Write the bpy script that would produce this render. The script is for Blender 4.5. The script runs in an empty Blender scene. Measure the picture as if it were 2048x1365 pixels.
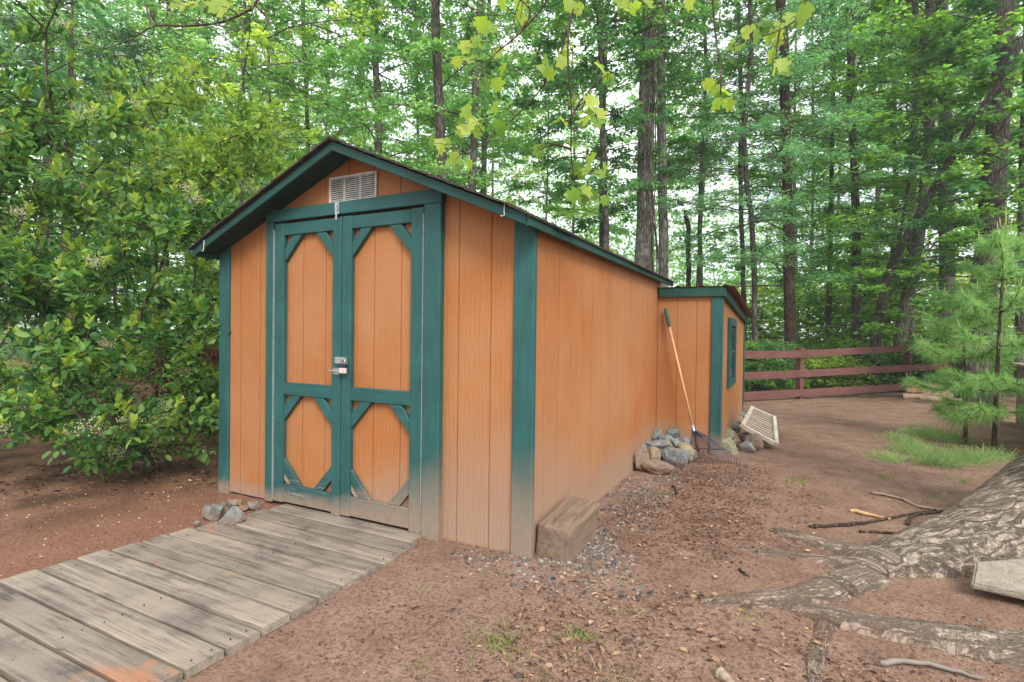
import bpy, bmesh, math, random
import numpy as np
from mathutils import Vector, Matrix
rad = math.radians
random.seed(7)
SC = bpy.context.scene
COL = SC.collection

# ------------------------------------------------------------------ camera
FPX = 1089.36
YAW, PITCH, ROLL = rad(27.177), rad(-0.792), rad(0.724)
CAM = np.array([1.269, -2.731, 1.25])
FW = np.array([-math.sin(YAW)*math.cos(PITCH), math.cos(YAW)*math.cos(PITCH), math.sin(PITCH)])
_ri = np.array([math.cos(YAW), math.sin(YAW), 0.0]); _up = np.cross(_ri, FW)
RT = math.cos(ROLL)*_ri + math.sin(ROLL)*_up
UP = -math.sin(ROLL)*_ri + math.cos(ROLL)*_up
cd = bpy.data.cameras.new('camera'); cam = bpy.data.objects.new('camera', cd); COL.objects.link(cam)
cd.sensor_fit = 'HORIZONTAL'; cd.sensor_width = 36.0; cd.lens = FPX/2048*36.0
cd.clip_start = 0.05; cd.clip_end = 800
M = Matrix(((RT[0], UP[0], -FW[0], CAM[0]), (RT[1], UP[1], -FW[1], CAM[1]), (RT[2], UP[2], -FW[2], CAM[2]), (0, 0, 0, 1)))
cam.matrix_world = M
SC.camera = cam
def ray(px, py): return RT*((px-1024)/FPX) + UP*((682.5-py)/FPX) + FW
def at(px, py, t): return CAM + ray(px, py)*t           # survey point: photo direction and distance along the view axis
def atz(px, py, z=0.0):
    d = ray(px, py); return CAM + d*((z-CAM[2])/d[2])

# ------------------------------------------------------------------ world, sun, exposure
SUN_DIR = np.array([0.54, -0.52, 0.66]); SUN_DIR /= np.linalg.norm(SUN_DIR)
w = bpy.data.worlds.new('World'); SC.world = w; w.use_nodes = True
nt = w.node_tree; nt.nodes.clear()
out = nt.nodes.new('ShaderNodeOutputWorld'); bg = nt.nodes.new('ShaderNodeBackground')
sky = nt.nodes.new('ShaderNodeTexSky'); sky.sky_type = 'NISHITA'; sky.sun_disc = False
sky.sun_elevation = math.asin(SUN_DIR[2]); sky.sun_rotation = math.atan2(SUN_DIR[0], SUN_DIR[1])
sky.air_density = 1.0; sky.dust_density = 3.0; sky.ozone_density = 1.0
mx = nt.nodes.new('ShaderNodeMix'); mx.data_type = 'RGBA'
tc = nt.nodes.new('ShaderNodeTexCoord'); nz = nt.nodes.new('ShaderNodeTexNoise')
nz.inputs['Scale'].default_value = 2.2; nz.inputs['Detail'].default_value = 5
rp = nt.nodes.new('ShaderNodeValToRGB'); rp.color_ramp.elements[0].position = 0.32; rp.color_ramp.elements[1].position = 0.56
rp.color_ramp.elements[0].color = (0.35, 0.35, 0.35, 1)
nt.links.new(tc.outputs['Generated'], nz.inputs['Vector']); nt.links.new(nz.outputs['Fac'], rp.inputs['Fac'])
nt.links.new(rp.outputs['Color'], mx.inputs['Factor'])
nt.links.new(sky.outputs['Color'], mx.inputs[6]); mx.inputs[7].default_value = (8.5, 8.8, 9.2, 1)   # thin bright cloud
nt.links.new(mx.outputs[2], bg.inputs['Color']); bg.inputs['Strength'].default_value = 0.12
nt.links.new(bg.outputs['Background'], out.inputs['Surface'])
sl = bpy.data.lights.new('sun', 'SUN'); sl.energy = 2.0; sl.angle = rad(22); sl.color = (1.0, 0.95, 0.86)
so = bpy.data.objects.new('sun', sl); COL.objects.link(so)
so.rotation_euler = Vector(SUN_DIR).to_track_quat('Z', 'Y').to_euler()
SC.view_settings.view_transform = 'Standard'; SC.view_settings.look = 'None'
SC.view_settings.gamma = 1.0; SC.view_settings.exposure = 1.0; SC.view_settings.use_curve_mapping = False
SC.render.engine = 'CYCLES'
SC.cycles.max_bounces = 7; SC.cycles.diffuse_bounces = 4; SC.cycles.glossy_bounces = 2; SC.cycles.transmission_bounces = 5
SC.cycles.caustics_reflective = False; SC.cycles.caustics_refractive = False

# ------------------------------------------------------------------ node helper
class G:
    def __init__(s, name):
        s.m = bpy.data.materials.new(name); s.m.use_nodes = True
        s.t = s.m.node_tree; s.t.nodes.clear()
        s.out = s.t.nodes.new('ShaderNodeOutputMaterial')
        s._co = None
    def n(s, typ, **kw):
        x = s.t.nodes.new('ShaderNode'+typ)
        for k, v in kw.items(): setattr(x, k, v)
        return x
    def put(s, sock, v):
        if v is None: return
        if hasattr(v, 'is_linked'): s.t.links.new(v, sock)
        elif isinstance(v, (tuple, list)) and len(v) == 3 and sock.type == 'RGBA': sock.default_value = (*v, 1)
        else: sock.default_value = v
    def co(s, kind='Object'):
        if s._co is None: s._co = s.n('TexCoord')
        return s._co.outputs[kind]
    def pos(s): return s.n('NewGeometry').outputs['Position']
    def island(s): return s.n('NewGeometry').outputs['Random Per Island']
    def objrand(s): return s.n('ObjectInfo').outputs['Random']
    def attr(s, name, o='Fac'):
        a = s.n('Attribute'); a.attribute_name = name; return a.outputs[o]
    def map(s, v, scale=(1, 1, 1), rot=(0, 0, 0), loc=(0, 0, 0)):
        m = s.n('Mapping'); s.put(m.inputs['Vector'], v); m.inputs['Scale'].default_value = scale
        m.inputs['Rotation'].default_value = rot; m.inputs['Location'].default_value = loc; return m.outputs['Vector']
    def noise(s, v, scale, detail=4, rough=0.55, dist=0.0, o='Fac'):
        x = s.n('TexNoise'); s.put(x.inputs['Vector'], v); x.inputs['Scale'].default_value = scale
        x.inputs['Detail'].default_value = detail; x.inputs['Roughness'].default_value = rough; x.inputs['Distortion'].default_value = dist
        return x.outputs[o]
    def vor(s, v, scale, feature='F1', o='Distance', rnd=1.0):
        x = s.n('TexVoronoi'); x.feature = feature; s.put(x.inputs['Vector'], v); x.inputs['Scale'].default_value = scale
        x.inputs['Randomness'].default_value = rnd; return x.outputs[o]
    def wave(s, v, scale, dist=4, detail=3, dscale=1.5, bd='X'):
        x = s.n('TexWave'); x.bands_direction = bd; s.put(x.inputs['Vector'], v); x.inputs['Scale'].default_value = scale
        x.inputs['Distortion'].default_value = dist; x.inputs['Detail'].default_value = detail; x.inputs['Detail Scale'].default_value = dscale
        return x.outputs['Fac']
    def ramp(s, f, stops, interp='LINEAR'):
        x = s.n('ValToRGB'); s.put(x.inputs['Fac'], f); e = x.color_ramp.elements; x.color_ramp.interpolation = interp
        while len(e) < len(stops): e.new(0.5)
        for i, (p, c) in enumerate(stops):
            e[i].position = p; e[i].color = (*c, 1) if isinstance(c, (tuple, list)) else (c, c, c, 1)
        return x.outputs['Color']
    def mix(s, f, a, b, mode='MIX'):
        x = s.n('Mix'); x.data_type = 'RGBA'; x.blend_type = mode; s.put(x.inputs[0], f); s.put(x.inputs[6], a); s.put(x.inputs[7], b)
        return x.outputs[2]
    def math(s, op, a, b=None, clamp=False):
        x = s.n('Math'); x.operation = op; x.use_clamp = clamp; s.put(x.inputs[0], a); s.put(x.inputs[1], b); return x.outputs[0]
    def rng(s, v, a, b, c=0.0, d=1.0, smooth=True):
        x = s.n('MapRange'); x.interpolation_type = 'SMOOTHSTEP' if smooth else 'LINEAR'
        s.put(x.inputs[0], v)
        for i, q in enumerate((a, b, c, d)): s.put(x.inputs[1+i], q)
        return x.outputs[0]
    def sep(s, v):
        x = s.n('SeparateXYZ'); s.put(x.inputs[0], v); return x.outputs
    def bump(s, h, strength=0.5, dist=0.01, normal=None):
        x = s.n('Bump'); s.put(x.inputs['Height'], h); x.inputs['Strength'].default_value = strength; x.inputs['Distance'].default_value = dist
        s.put(x.inputs['Normal'], normal); return x.outputs['Normal']
    def bsdf(s, col, rough=0.8, normal=None, metal=0.0, spec=0.3):
        x = s.n('BsdfPrincipled'); s.put(x.inputs['Base Color'], col); s.put(x.inputs['Roughness'], rough); s.put(x.inputs['Metallic'], metal)
        s.put(x.inputs['Specular IOR Level'], spec); s.put(x.inputs['Normal'], normal); return x.outputs['BSDF']
    def end(s, sh):
        s.t.links.new(sh, s.out.inputs['Surface']); return s.m
def flatmat(name, col, rough=0.6, metal=0.0, var=0.15, scale=30, bump=0.0, spec=0.3):
    g = G(name); n = g.noise(g.co(), scale, 5)
    c = g.mix(g.rng(n, 0.3, 0.75), tuple(x*(1-var) for x in col), tuple(min(1, x*(1+var)) for x in col))
    return g.end(g.bsdf(c, rough, g.bump(n, bump, 0.004) if bump else None, metal, spec))

# dirt splashed up from the soil onto low boards; height depends on where along the front
def splash(g, p, hi=0.62):
    s = g.sep(p)
    n = g.noise(p, 6, 5); n2 = g.noise(p, 45, 3)
    top = g.rng(s[0], -1.5, -0.45, 0.12, hi+.08, False)
    top = g.math('MULTIPLY', top, g.rng(s[1], 0.1, 1.2, 1.0, 0.45))
    top = g.math('ADD', top, g.math('MULTIPLY', g.math('SUBTRACT', n, 0.5), 0.22))
    f = g.math('POWER', g.rng(s[2], 0.02, top, 1.0, 0.0), 0.7)
    return g.math('MULTIPLY', f, g.rng(n2, 0.25, 0.7, 0.75, 1.0))
DIRT = (0.30, 0.205, 0.145)
def mat_siding(name, base, hi=0.62):
    g = G(name); p = g.pos(); s = g.sep(p)
    mp = g.map(p, (26, 26, 3.2))
    grain = g.noise(mp, 1.6, 6, 0.6, 1.4); fine = g.noise(g.map(p, (60, 60, 190)), 1.0, 2)
    ring = g.wave(g.map(p, (5, 5, 1.1)), 2.2, 9, 3, 1.1)
    h = g.math('ADD', g.math('MULTIPLY', grain, 0.7), g.math('ADD', g.math('MULTIPLY', fine, 0.3), g.math('MULTIPLY', ring, 0.25)))
    blot = g.noise(p, 1.7, 4)
    c = g.mix(g.rng(blot, 0.3, 0.7), base, tuple(x*1.10 for x in base))
    c = g.mix(g.rng(h, 0.35, 0.95, 0.0, 0.55), c, tuple(x*y for x, y in zip(base, (0.78, 0.70, 0.62))))
    c = g.mix(g.rng(g.noise(p, 0.9, 6, 0.62), 0.34, 0.64, 0.05, 0.75), c, (0.375, 0.182, 0.083))     # chalky sun-bleached patches
    spot = g.vor(g.map(p, (1, 1, 1)), 9.0); c = g.mix(g.rng(spot, 0.012, 0.022, 0.75, 0.0), c, (0.04, 0.03, 0.02))
    c = g.mix(g.math('MULTIPLY', splash(g, p, hi), 1.0), c, DIRT)
    return g.end(g.bsdf(c, 0.78, g.bump(h, 0.5, 0.007), spec=0.25))
def mat_green(name, base, axis='Z', wear=0.0, hi=0.55):
    g = G(name); p = g.pos()
    sc = (45, 45, 3) if axis == 'Z' else (3, 45, 45)
    grain = g.noise(g.map(p, sc), 1.0, 6, 0.65, 0.8); blot = g.noise(p, 3.5, 5)
    c = g.mix(g.rng(blot, 0.25, 0.75), tuple(x*0.82 for x in base), tuple(x*1.2 for x in base))
    c = g.mix(g.rng(grain, 0.40, 0.78, 0.0, 0.75), c, tuple(x*y for x, y in zip(base, (0.55, 0.60, 0.66))))
    chip = g.noise(g.map(p, tuple(x*0.6 for x in sc)), 2.0, 6, 0.7, 0.3)
    c = g.mix(g.rng(chip, 0.70-wear, 0.76-wear, 0.0, 0.8), c, (0.30, 0.27, 0.22))
    if hi: c = g.mix(g.math('MULTIPLY', splash(g, p, hi), 0.85), c, DIRT)
    return g.end(g.bsdf(c, 0.62, g.bump(grain, 0.5, 0.004), spec=0.35))

ORANGE = (0.352, 0.133, 0.041)
GREEN = (0.019, 0.090, 0.085)
m_orange = mat_siding('orange_siding', ORANGE, .82)
m_orange2 = m_orange
m_green = mat_green('green_trim', GREEN, 'Z', 0.02)
m_greenx = mat_green('green_trim_rail', GREEN, 'X', 0.035)
m_greenw = mat_green('green_trim_worn', (0.03, 0.085, 0.085), 'X', 0.10)
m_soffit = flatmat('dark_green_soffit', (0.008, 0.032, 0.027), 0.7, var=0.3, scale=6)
m_fascia = mat_green('green_fascia', (0.010, 0.058, 0.047), 'X', -0.03, 0.0)
m_skid = flatmat('weathered_skid', (0.15, 0.16, 0.12), 0.9, var=0.4, scale=14, bump=0.4)
m_void = flatmat('dark_timber', (0.02, 0.015, 0.012), 0.9)
m_white = flatmat('white_plastic', (0.55, 0.54, 0.49), 0.5, var=0.2, scale=12)
m_hinge = flatmat('hinge_steel', (0.36, 0.37, 0.36), 0.5, 0.3, 0.2, 60)
m_galv = flatmat('galvanised_steel', (0.45, 0.46, 0.45), 0.42, 0.7, 0.25, 60)
m_brass = flatmat('lock_body', (0.62, 0.55, 0.50), 0.45, 0.2, 0.15, 80)
m_navy = flatmat('lock_band', (0.02, 0.02, 0.06), 0.4)

def m_shingle_():
    g = G('asphalt_shingle'); p = g.pos(); n = g.noise(p, 240, 2); b = g.noise(p, 7, 4)
    c = g.ramp(n, [(0.3, (0.012, 0.010, 0.009)), (0.55, (0.05, 0.035, 0.032)), (0.75, (0.16, 0.11, 0.10))])
    c = g.mix(g.rng(b, 0.4, 0.7, 0, 0.5), c, (0.06, 0.05, 0.035))
    return g.end(g.bsdf(c, 0.95, g.bump(n, 0.8, 0.004)))
m_shingle = m_shingle_()

def m_wood(name, a, b, c3, axis=(1.5, 30, 30), stain=(0.30, 0.15, 0.085), st=0.72, bumpv=0.5, rough=0.9):
    g = G(name); p = g.pos(); o = g.island()
    off = g.n('Combine' + 'XYZ'); g.put(off.inputs[2], g.math('MULTIPLY', o, 37.0)); g.put(off.inputs[0], g.math('MULTIPLY', o, 19.0))
    va = g.n('VectorMath'); va.operation = 'ADD'; g.put(va.inputs[0], p); g.put(va.inputs[1], off.outputs[0]); q = va.outputs[0]
    gr = g.noise(g.map(q, axis), 1.0, 8, 0.68, 0.6); bl = g.noise(q, 3.2, 6, 0.6); sp = g.noise(q, 1.9, 5, 0.6)
    ck = g.noise(g.map(q, tuple(x*(.5 if x < 5 else 2.0) for x in axis)), 1.0, 3, .5, .3); ck = g.rng(g.math('ABSOLUTE', g.math('SUBTRACT', ck, .5)), .0, .018, 1, 0)
    c = g.ramp(gr, [(0.28, a), (0.52, b), (0.74, c3)])
    dust = tuple(x*1.0 for x in stain)
    c = g.mix(g.rng(bl, 0.42, 0.66, 0.0, 0.75), c, tuple(0.5*x+0.5*y for x, y in zip(b, c3)))
    c = g.mix(g.rng(bl, 0.30, 0.44, 0.65, 0.0), c, a)
    c = g.mix(g.rng(sp, st, st+0.08, 0.0, 0.85), c, dust)
    c = g.mix(g.math('MULTIPLY', ck, g.rng(g.noise(q, 2.6, 3), .42, .6, 0, .75)), c, tuple(x*.45 for x in a))
    tint = g.rng(o, 0.0, 1.0, 0.80, 1.14, False)
    hsv = g.n('HueSaturation'); g.put(hsv.inputs['Value'], tint); g.put(hsv.inputs['Color'], c)
    return g.end(g.bsdf(hsv.outputs[0], rough, g.bump(gr, bumpv, 0.006)))
m_deck = m_wood('weathered_deck', (0.062, 0.055, 0.050), (0.20, 0.166, 0.134), (0.36, 0.298, 0.23), (1.6, 26, 26), (0.36, 0.165, 0.085), 0.60, 0.8)
m_beam = m_wood('old_beam', (0.085, 0.060, 0.042), (0.20, 0.14, 0.098), (0.29, 0.205, 0.145), (30, 2, 30), (0.22, 0.17, 0.07), 0.60)
m_redfence = m_wood('red_stained_rail', (0.085, 0.037, 0.032), (0.125, 0.053, 0.046), (0.165, 0.075, 0.065), (2, 2, 30), (0.16, 0.10, 0.09), 0.75, 0.3)
m_greywood = m_wood('grey_fence_wood', (0.10, 0.085, 0.075), (0.19, 0.165, 0.14), (0.28, 0.25, 0.21), (2, 30, 30), (0.2, 0.15, 0.1), 0.7)
m_slat = m_wood('pale_slat', (0.30, 0.265, 0.21), (0.46, 0.415, 0.335), (0.58, 0.53, 0.44), (20, 3, 20), (0.35, 0.24, 0.15), 0.68, 0.3)
m_oldlog = m_wood('rotten_log', (0.13, 0.09, 0.06), (0.28, 0.2, 0.14), (0.42, 0.34, 0.26), (3, 14, 30), (0.3, 0.13, 0.06), 0.58, 0.9)
m_handle = m_wood('ash_handle', (0.42, 0.22, 0.10), (0.55, 0.32, 0.16), (0.62, 0.40, 0.22), (20, 20, 3), (0.4, 0.25, 0.12), 0.8, 0.2, 0.55)
m_grip = flatmat('green_grip', (0.012, 0.075, 0.05), 0.5)
m_tine = flatmat('dark_tine', (0.045, 0.045, 0.06), 0.45, 0.5, 0.3, 50)
m_red = flatmat('rust_red_metal', (0.28, 0.07, 0.04), 0.6, 0.3, 0.4, 50)

def m_rust_():
    g = G('rusty_corrugated_iron'); p = g.pos(); n = g.noise(p, 9, 6, 0.65)
    c = g.ramp(n, [(0.3, (0.09, 0.035, 0.018)), (0.55, (0.19, 0.08, 0.04)), (0.72, (0.20, 0.14, 0.105))])
    return g.end(g.bsdf(c, 0.7, g.bump(n, 0.3, 0.003), 0.25))
m_rust = m_rust_()
def m_glass_():
    g = G('dark_window_glass'); n = g.noise(g.pos(), 3, 3)
    return g.end(g.bsdf(g.mix(n, (0.012, 0.018, 0.018), (0.03, 0.045, 0.04)), 0.08, spec=0.6))
m_glass = m_glass_()
def m_rock_(name, cols, moss=0.0):
    g = G(name); p = g.co(); q = g.pos(); o = g.objrand()
    n = g.noise(q, 16, 8, 0.7, 0.4); f = g.noise(q, 90, 4); v = g.vor(q, 34)
    c = g.ramp(n, [(0.28, cols[0]), (0.48, cols[1]), (0.7, cols[2])])
    c = g.mix(g.rng(f, 0.35, 0.75, 0.0, 0.45), c, cols[0])
    up = g.sep(g.n('NewGeometry').outputs['Normal'])[2]
    c = g.mix(g.math('MULTIPLY', g.rng(g.noise(q, 7, 4), 0.45, 0.62, 0, 0.8), g.rng(up, 0.0, 0.6, 0, moss)), c, (0.17, 0.16, 0.075))
    c = g.mix(g.rng(g.sep(q)[2], 0.0, 0.10, 0.55, 0.0), c, (0.24, 0.13, 0.085))
    return g.end(g.bsdf(c, 0.85, g.bump(g.math('ADD', n, g.math('MULTIPLY', f, 0.3)), 0.9, 0.02)))
m_rock = {'grey': m_rock_('blue_grey_stone', ((0.06, 0.068, 0.07), (0.165, 0.185, 0.19), (0.33, 0.345, 0.335)), 0.35),
          'tan': m_rock_('tan_stone', ((0.15, 0.11, 0.07), (0.30, 0.235, 0.155), (0.42, 0.35, 0.25)), 0.25),
          'rust': m_rock_('rusty_stone', ((0.12, 0.085, 0.065), (0.23, 0.165, 0.125), (0.33, 0.26, 0.205)), 0.1),
          'pale': m_rock_('pale_slab', ((0.19, 0.165, 0.13), (0.29, 0.255, 0.205), (0.38, 0.34, 0.28)), 0.1),
          'moss': m_rock_('mossy_stone', ((0.11, 0.11, 0.07), (0.24, 0.23, 0.16), (0.36, 0.34, 0.24)), 0.7)}

def m_bark_(name, a, b, sc=1.0, lichen=0.0):
    g = G(name); p = g.pos()
    q = g.map(p, (22*sc, 22*sc, 4.5*sc)); v = g.vor(q, 1.0, 'DISTANCE_TO_EDGE'); n = g.noise(q, 1.4, 6, 0.65)
    h = g.math('ADD', g.math('MULTIPLY', g.rng(v, 0.0, 0.35), 0.6), g.math('MULTIPLY', n, 0.5))
    c = g.ramp(h, [(0.2, tuple(x*0.45 for x in a)), (0.5, a), (0.85, b)])
    l = g.noise(p, 3, 5); c = g.mix(g.rng(l, 0.5, 0.65, 0, lichen), c, (0.26, 0.28, 0.22))
    c = g.mix(g.rng(g.objrand(), 0, 1, 0, 0.4), c, tuple(x*0.55 for x in a))
    return g.end(g.bsdf(c, 0.92, g.bump(h, 0.9, 0.02)))
m_bark = m_bark_('dark_bark', (0.075, 0.060, 0.052), (0.17, 0.145, 0.13), 1.0, 0.25)
m_barkg = m_bark_('grey_bark', (0.13, 0.115, 0.10), (0.27, 0.245, 0.22), 1.2, 0.5)
m_limb = flatmat('limb_bark', (0.12, 0.105, 0.09), 0.9, var=0.35, scale=6)
m_barkp = m_bark_('pale_bark', (0.16, 0.15, 0.13), (0.30, 0.28, 0.25), 0.8, 0.6)
m_barkb = m_bark_('brown_bark', (0.07, 0.042, 0.03), (0.17, 0.105, 0.08), 1.3, 0.2)

def m_leaf_(name, stops, trans=0.45, rough=0.5, gloss=True, tb=1.5, gr=0.5):
    g = G(name)
    o = g.math('FRACT', g.math('ADD', g.math('MULTIPLY', g.island(), 1.0), g.math('MULTIPLY', g.objrand(), 0.17)))
    clump = g.noise(g.co(), 0.9, 3)
    f = g.math('ADD', g.math('MULTIPLY', g.island(), 1-gr), g.math('MULTIPLY', g.rng(clump, 0.3, 0.7), gr), True)
    c = g.ramp(f, stops)
    d = g.bsdf(c, rough, None, 0, 0.35 if gloss else 0.1)
    t = g.n('BsdfTranslucent'); trans = min(.6, trans+.1); tb = tb*1.3; hs = g.n('HueSaturation'); g.put(hs.inputs['Color'], c); hs.inputs['Value'].default_value = tb; hs.inputs['Saturation'].default_value = 1.1; hs.inputs['Hue'].default_value = 0.485
    g.put(t.inputs['Color'], hs.outputs[0])
    ms = g.n('MixShader'); ms.inputs[0].default_value = trans; g.put(ms.inputs[1], d); g.put(ms.inputs[2], t.outputs[0])
    return g.end(ms.outputs[0])
LF = {
 'mid': m_leaf_('wood_leaf', [(0.0, (0.058, 0.141, 0.036)), (0.5, (0.149, 0.329, 0.063)), (1.0, (0.297, 0.510, 0.119))]),
 'fresh': m_leaf_('fresh_leaf', [(0.0, (0.078, 0.199, 0.055)), (0.5, (0.181, 0.388, 0.115)), (1.0, (0.363, 0.580, 0.194))]),
 'dark': m_leaf_('deep_leaf', [(0.0, (0.038, 0.111, 0.043)), (0.6, (0.084, 0.232, 0.076)), (1.0, (0.179, 0.382, 0.116))], 0.35),
 'blue': m_leaf_('willow_leaf', [(0.0, (0.068, 0.176, 0.078)), (0.5, (0.147, 0.343, 0.147)), (1.0, (0.291, 0.519, 0.215))], 0.4),
 'yel': m_leaf_('lime_leaf', [(0.0, (0.145, 0.262, 0.043)), (0.5, (0.319, 0.469, 0.087)), (1.0, (0.551, 0.649, 0.160))], 0.5),
 'tulip': m_leaf_('tulip_leaf', [(0.0, (0.07, 0.17, 0.04)), (0.45, (0.23, 0.38, 0.06)), (1.0, (0.42, 0.52, 0.10))], 0.45, 0.45, True, 1.4, 0.1),
 'shrub': m_leaf_('shrub_leaf', [(0.0, (0.021, 0.069, 0.025)), (0.35, (0.052, 0.144, 0.041)), (0.75, (0.138, 0.275, 0.069)), (1.0, (0.322, 0.438, 0.103))], 0.3, 0.28, True, 1.6, 0.3),
 'limeshrub': m_leaf_('lime_shrub_leaf', [(0.0, (0.05, 0.11, 0.028)), (0.4, (0.12, 0.22, 0.05)), (0.8, (0.24, 0.36, 0.08)), (1.0, (0.40, 0.46, 0.12))], 0.42, 0.3, True, 1.6, 0.3),
 'shoot': m_leaf_('new_shoot_leaf', [(0.0, (0.123, 0.216, 0.035)), (0.5, (0.247, 0.367, 0.060)), (1.0, (0.399, 0.486, 0.100))], 0.4, 0.35, True, 1.4, 0.3),
 'floret': m_leaf_('cream_floret', [(0.0, (0.42, 0.41, 0.25)), (1.0, (0.66, 0.63, 0.44))], 0.3, 0.7, False, 1.0),
 'rustleaf': m_leaf_('rust_leaf', [(0.0, (0.06, 0.03, 0.025)), (1.0, (0.22, 0.08, 0.05))], 0.3, 0.6, False, 1.2),
 'needle': m_leaf_('pine_needle', [(0.0, (0.108, 0.235, 0.084)), (0.5, (0.238, 0.437, 0.144)), (1.0, (0.454, 0.616, 0.264))], 0.35, 0.5, True, 1.3, 0.35),
 'feather': m_leaf_('cedar_spray', [(0.0, (0.025, 0.07, 0.035)), (1.0, (0.07, 0.15, 0.065))], 0.25, 0.7, False, 1.2),
 'plume': m_leaf_('plume_grass', [(0.0, (0.137, 0.227, 0.088)), (0.5, (0.273, 0.400, 0.154)), (1.0, (0.473, 0.594, 0.297))], 0.35, 0.6, False, 1.3),
 'grass': m_leaf_('grass_blade', [(0.0, (0.08, 0.15, 0.03)), (0.6, (0.18, 0.29, 0.07)), (1.0, (0.40, 0.42, 0.17))], 0.4, 0.6, False, 1.3),
 'straw': m_leaf_('dry_grass', [(0.0, (0.20, 0.15, 0.08)), (1.0, (0.50, 0.41, 0.26))], 0.3, 0.8, False, 1.0),
}
m_candle = flatmat('pine_candle', (0.36, 0.38, 0.15), 0.7, var=0.2)

# ------------------------------------------------------------------ object helpers
def tag(o, label=None, cat=None, group=None, kind=None):
    for k, v in (('label', label), ('category', cat), ('group', group), ('kind', kind)):
        if v: o[k] = v
    return o
def empty(name, loc, label, cat, group=None):
    o = bpy.data.objects.new(name, None); COL.objects.link(o); o.location = tuple(loc); o.empty_display_size = 0.2
    return tag(o, label, cat, group)
def link(name, me, parent=None):
    o = bpy.data.objects.new(name, me); COL.objects.link(o)
    if parent is not None:
        o.parent = parent
        wl = Vector((0, 0, 0)); q = parent
        while q is not None: wl += q.location; q = q.parent
        o.location = -wl            # meshes are written in world coordinates
    return o
def np_mesh(name, V, FS, mat, smooth=False):
    V = np.asarray(V, dtype=np.float32)
    if not isinstance(FS, list): FS = [FS]
    FS = [np.asarray(f, dtype=np.int32) for f in FS if len(f)]
    me = bpy.data.meshes.new(name)
    me.vertices.add(len(V)); me.vertices.foreach_set('co', V.ravel())
    idx = np.concatenate([f.ravel() for f in FS]); tot = np.concatenate([np.full(len(f), f.shape[1], np.int32) for f in FS])
    st = np.concatenate([[0], np.cumsum(tot)[:-1]]).astype(np.int32)
    me.loops.add(len(idx)); me.loops.foreach_set('vertex_index', idx)
    me.polygons.add(len(tot)); me.polygons.foreach_set('loop_start', st); me.polygons.foreach_set('loop_total', tot)
    if smooth: me.polygons.foreach_set('use_smooth', np.ones(len(tot), bool))
    me.update(calc_edges=True)
    for m in (mat if isinstance(mat, (list, tuple)) else [mat]): me.materials.append(m)
    return me
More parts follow.
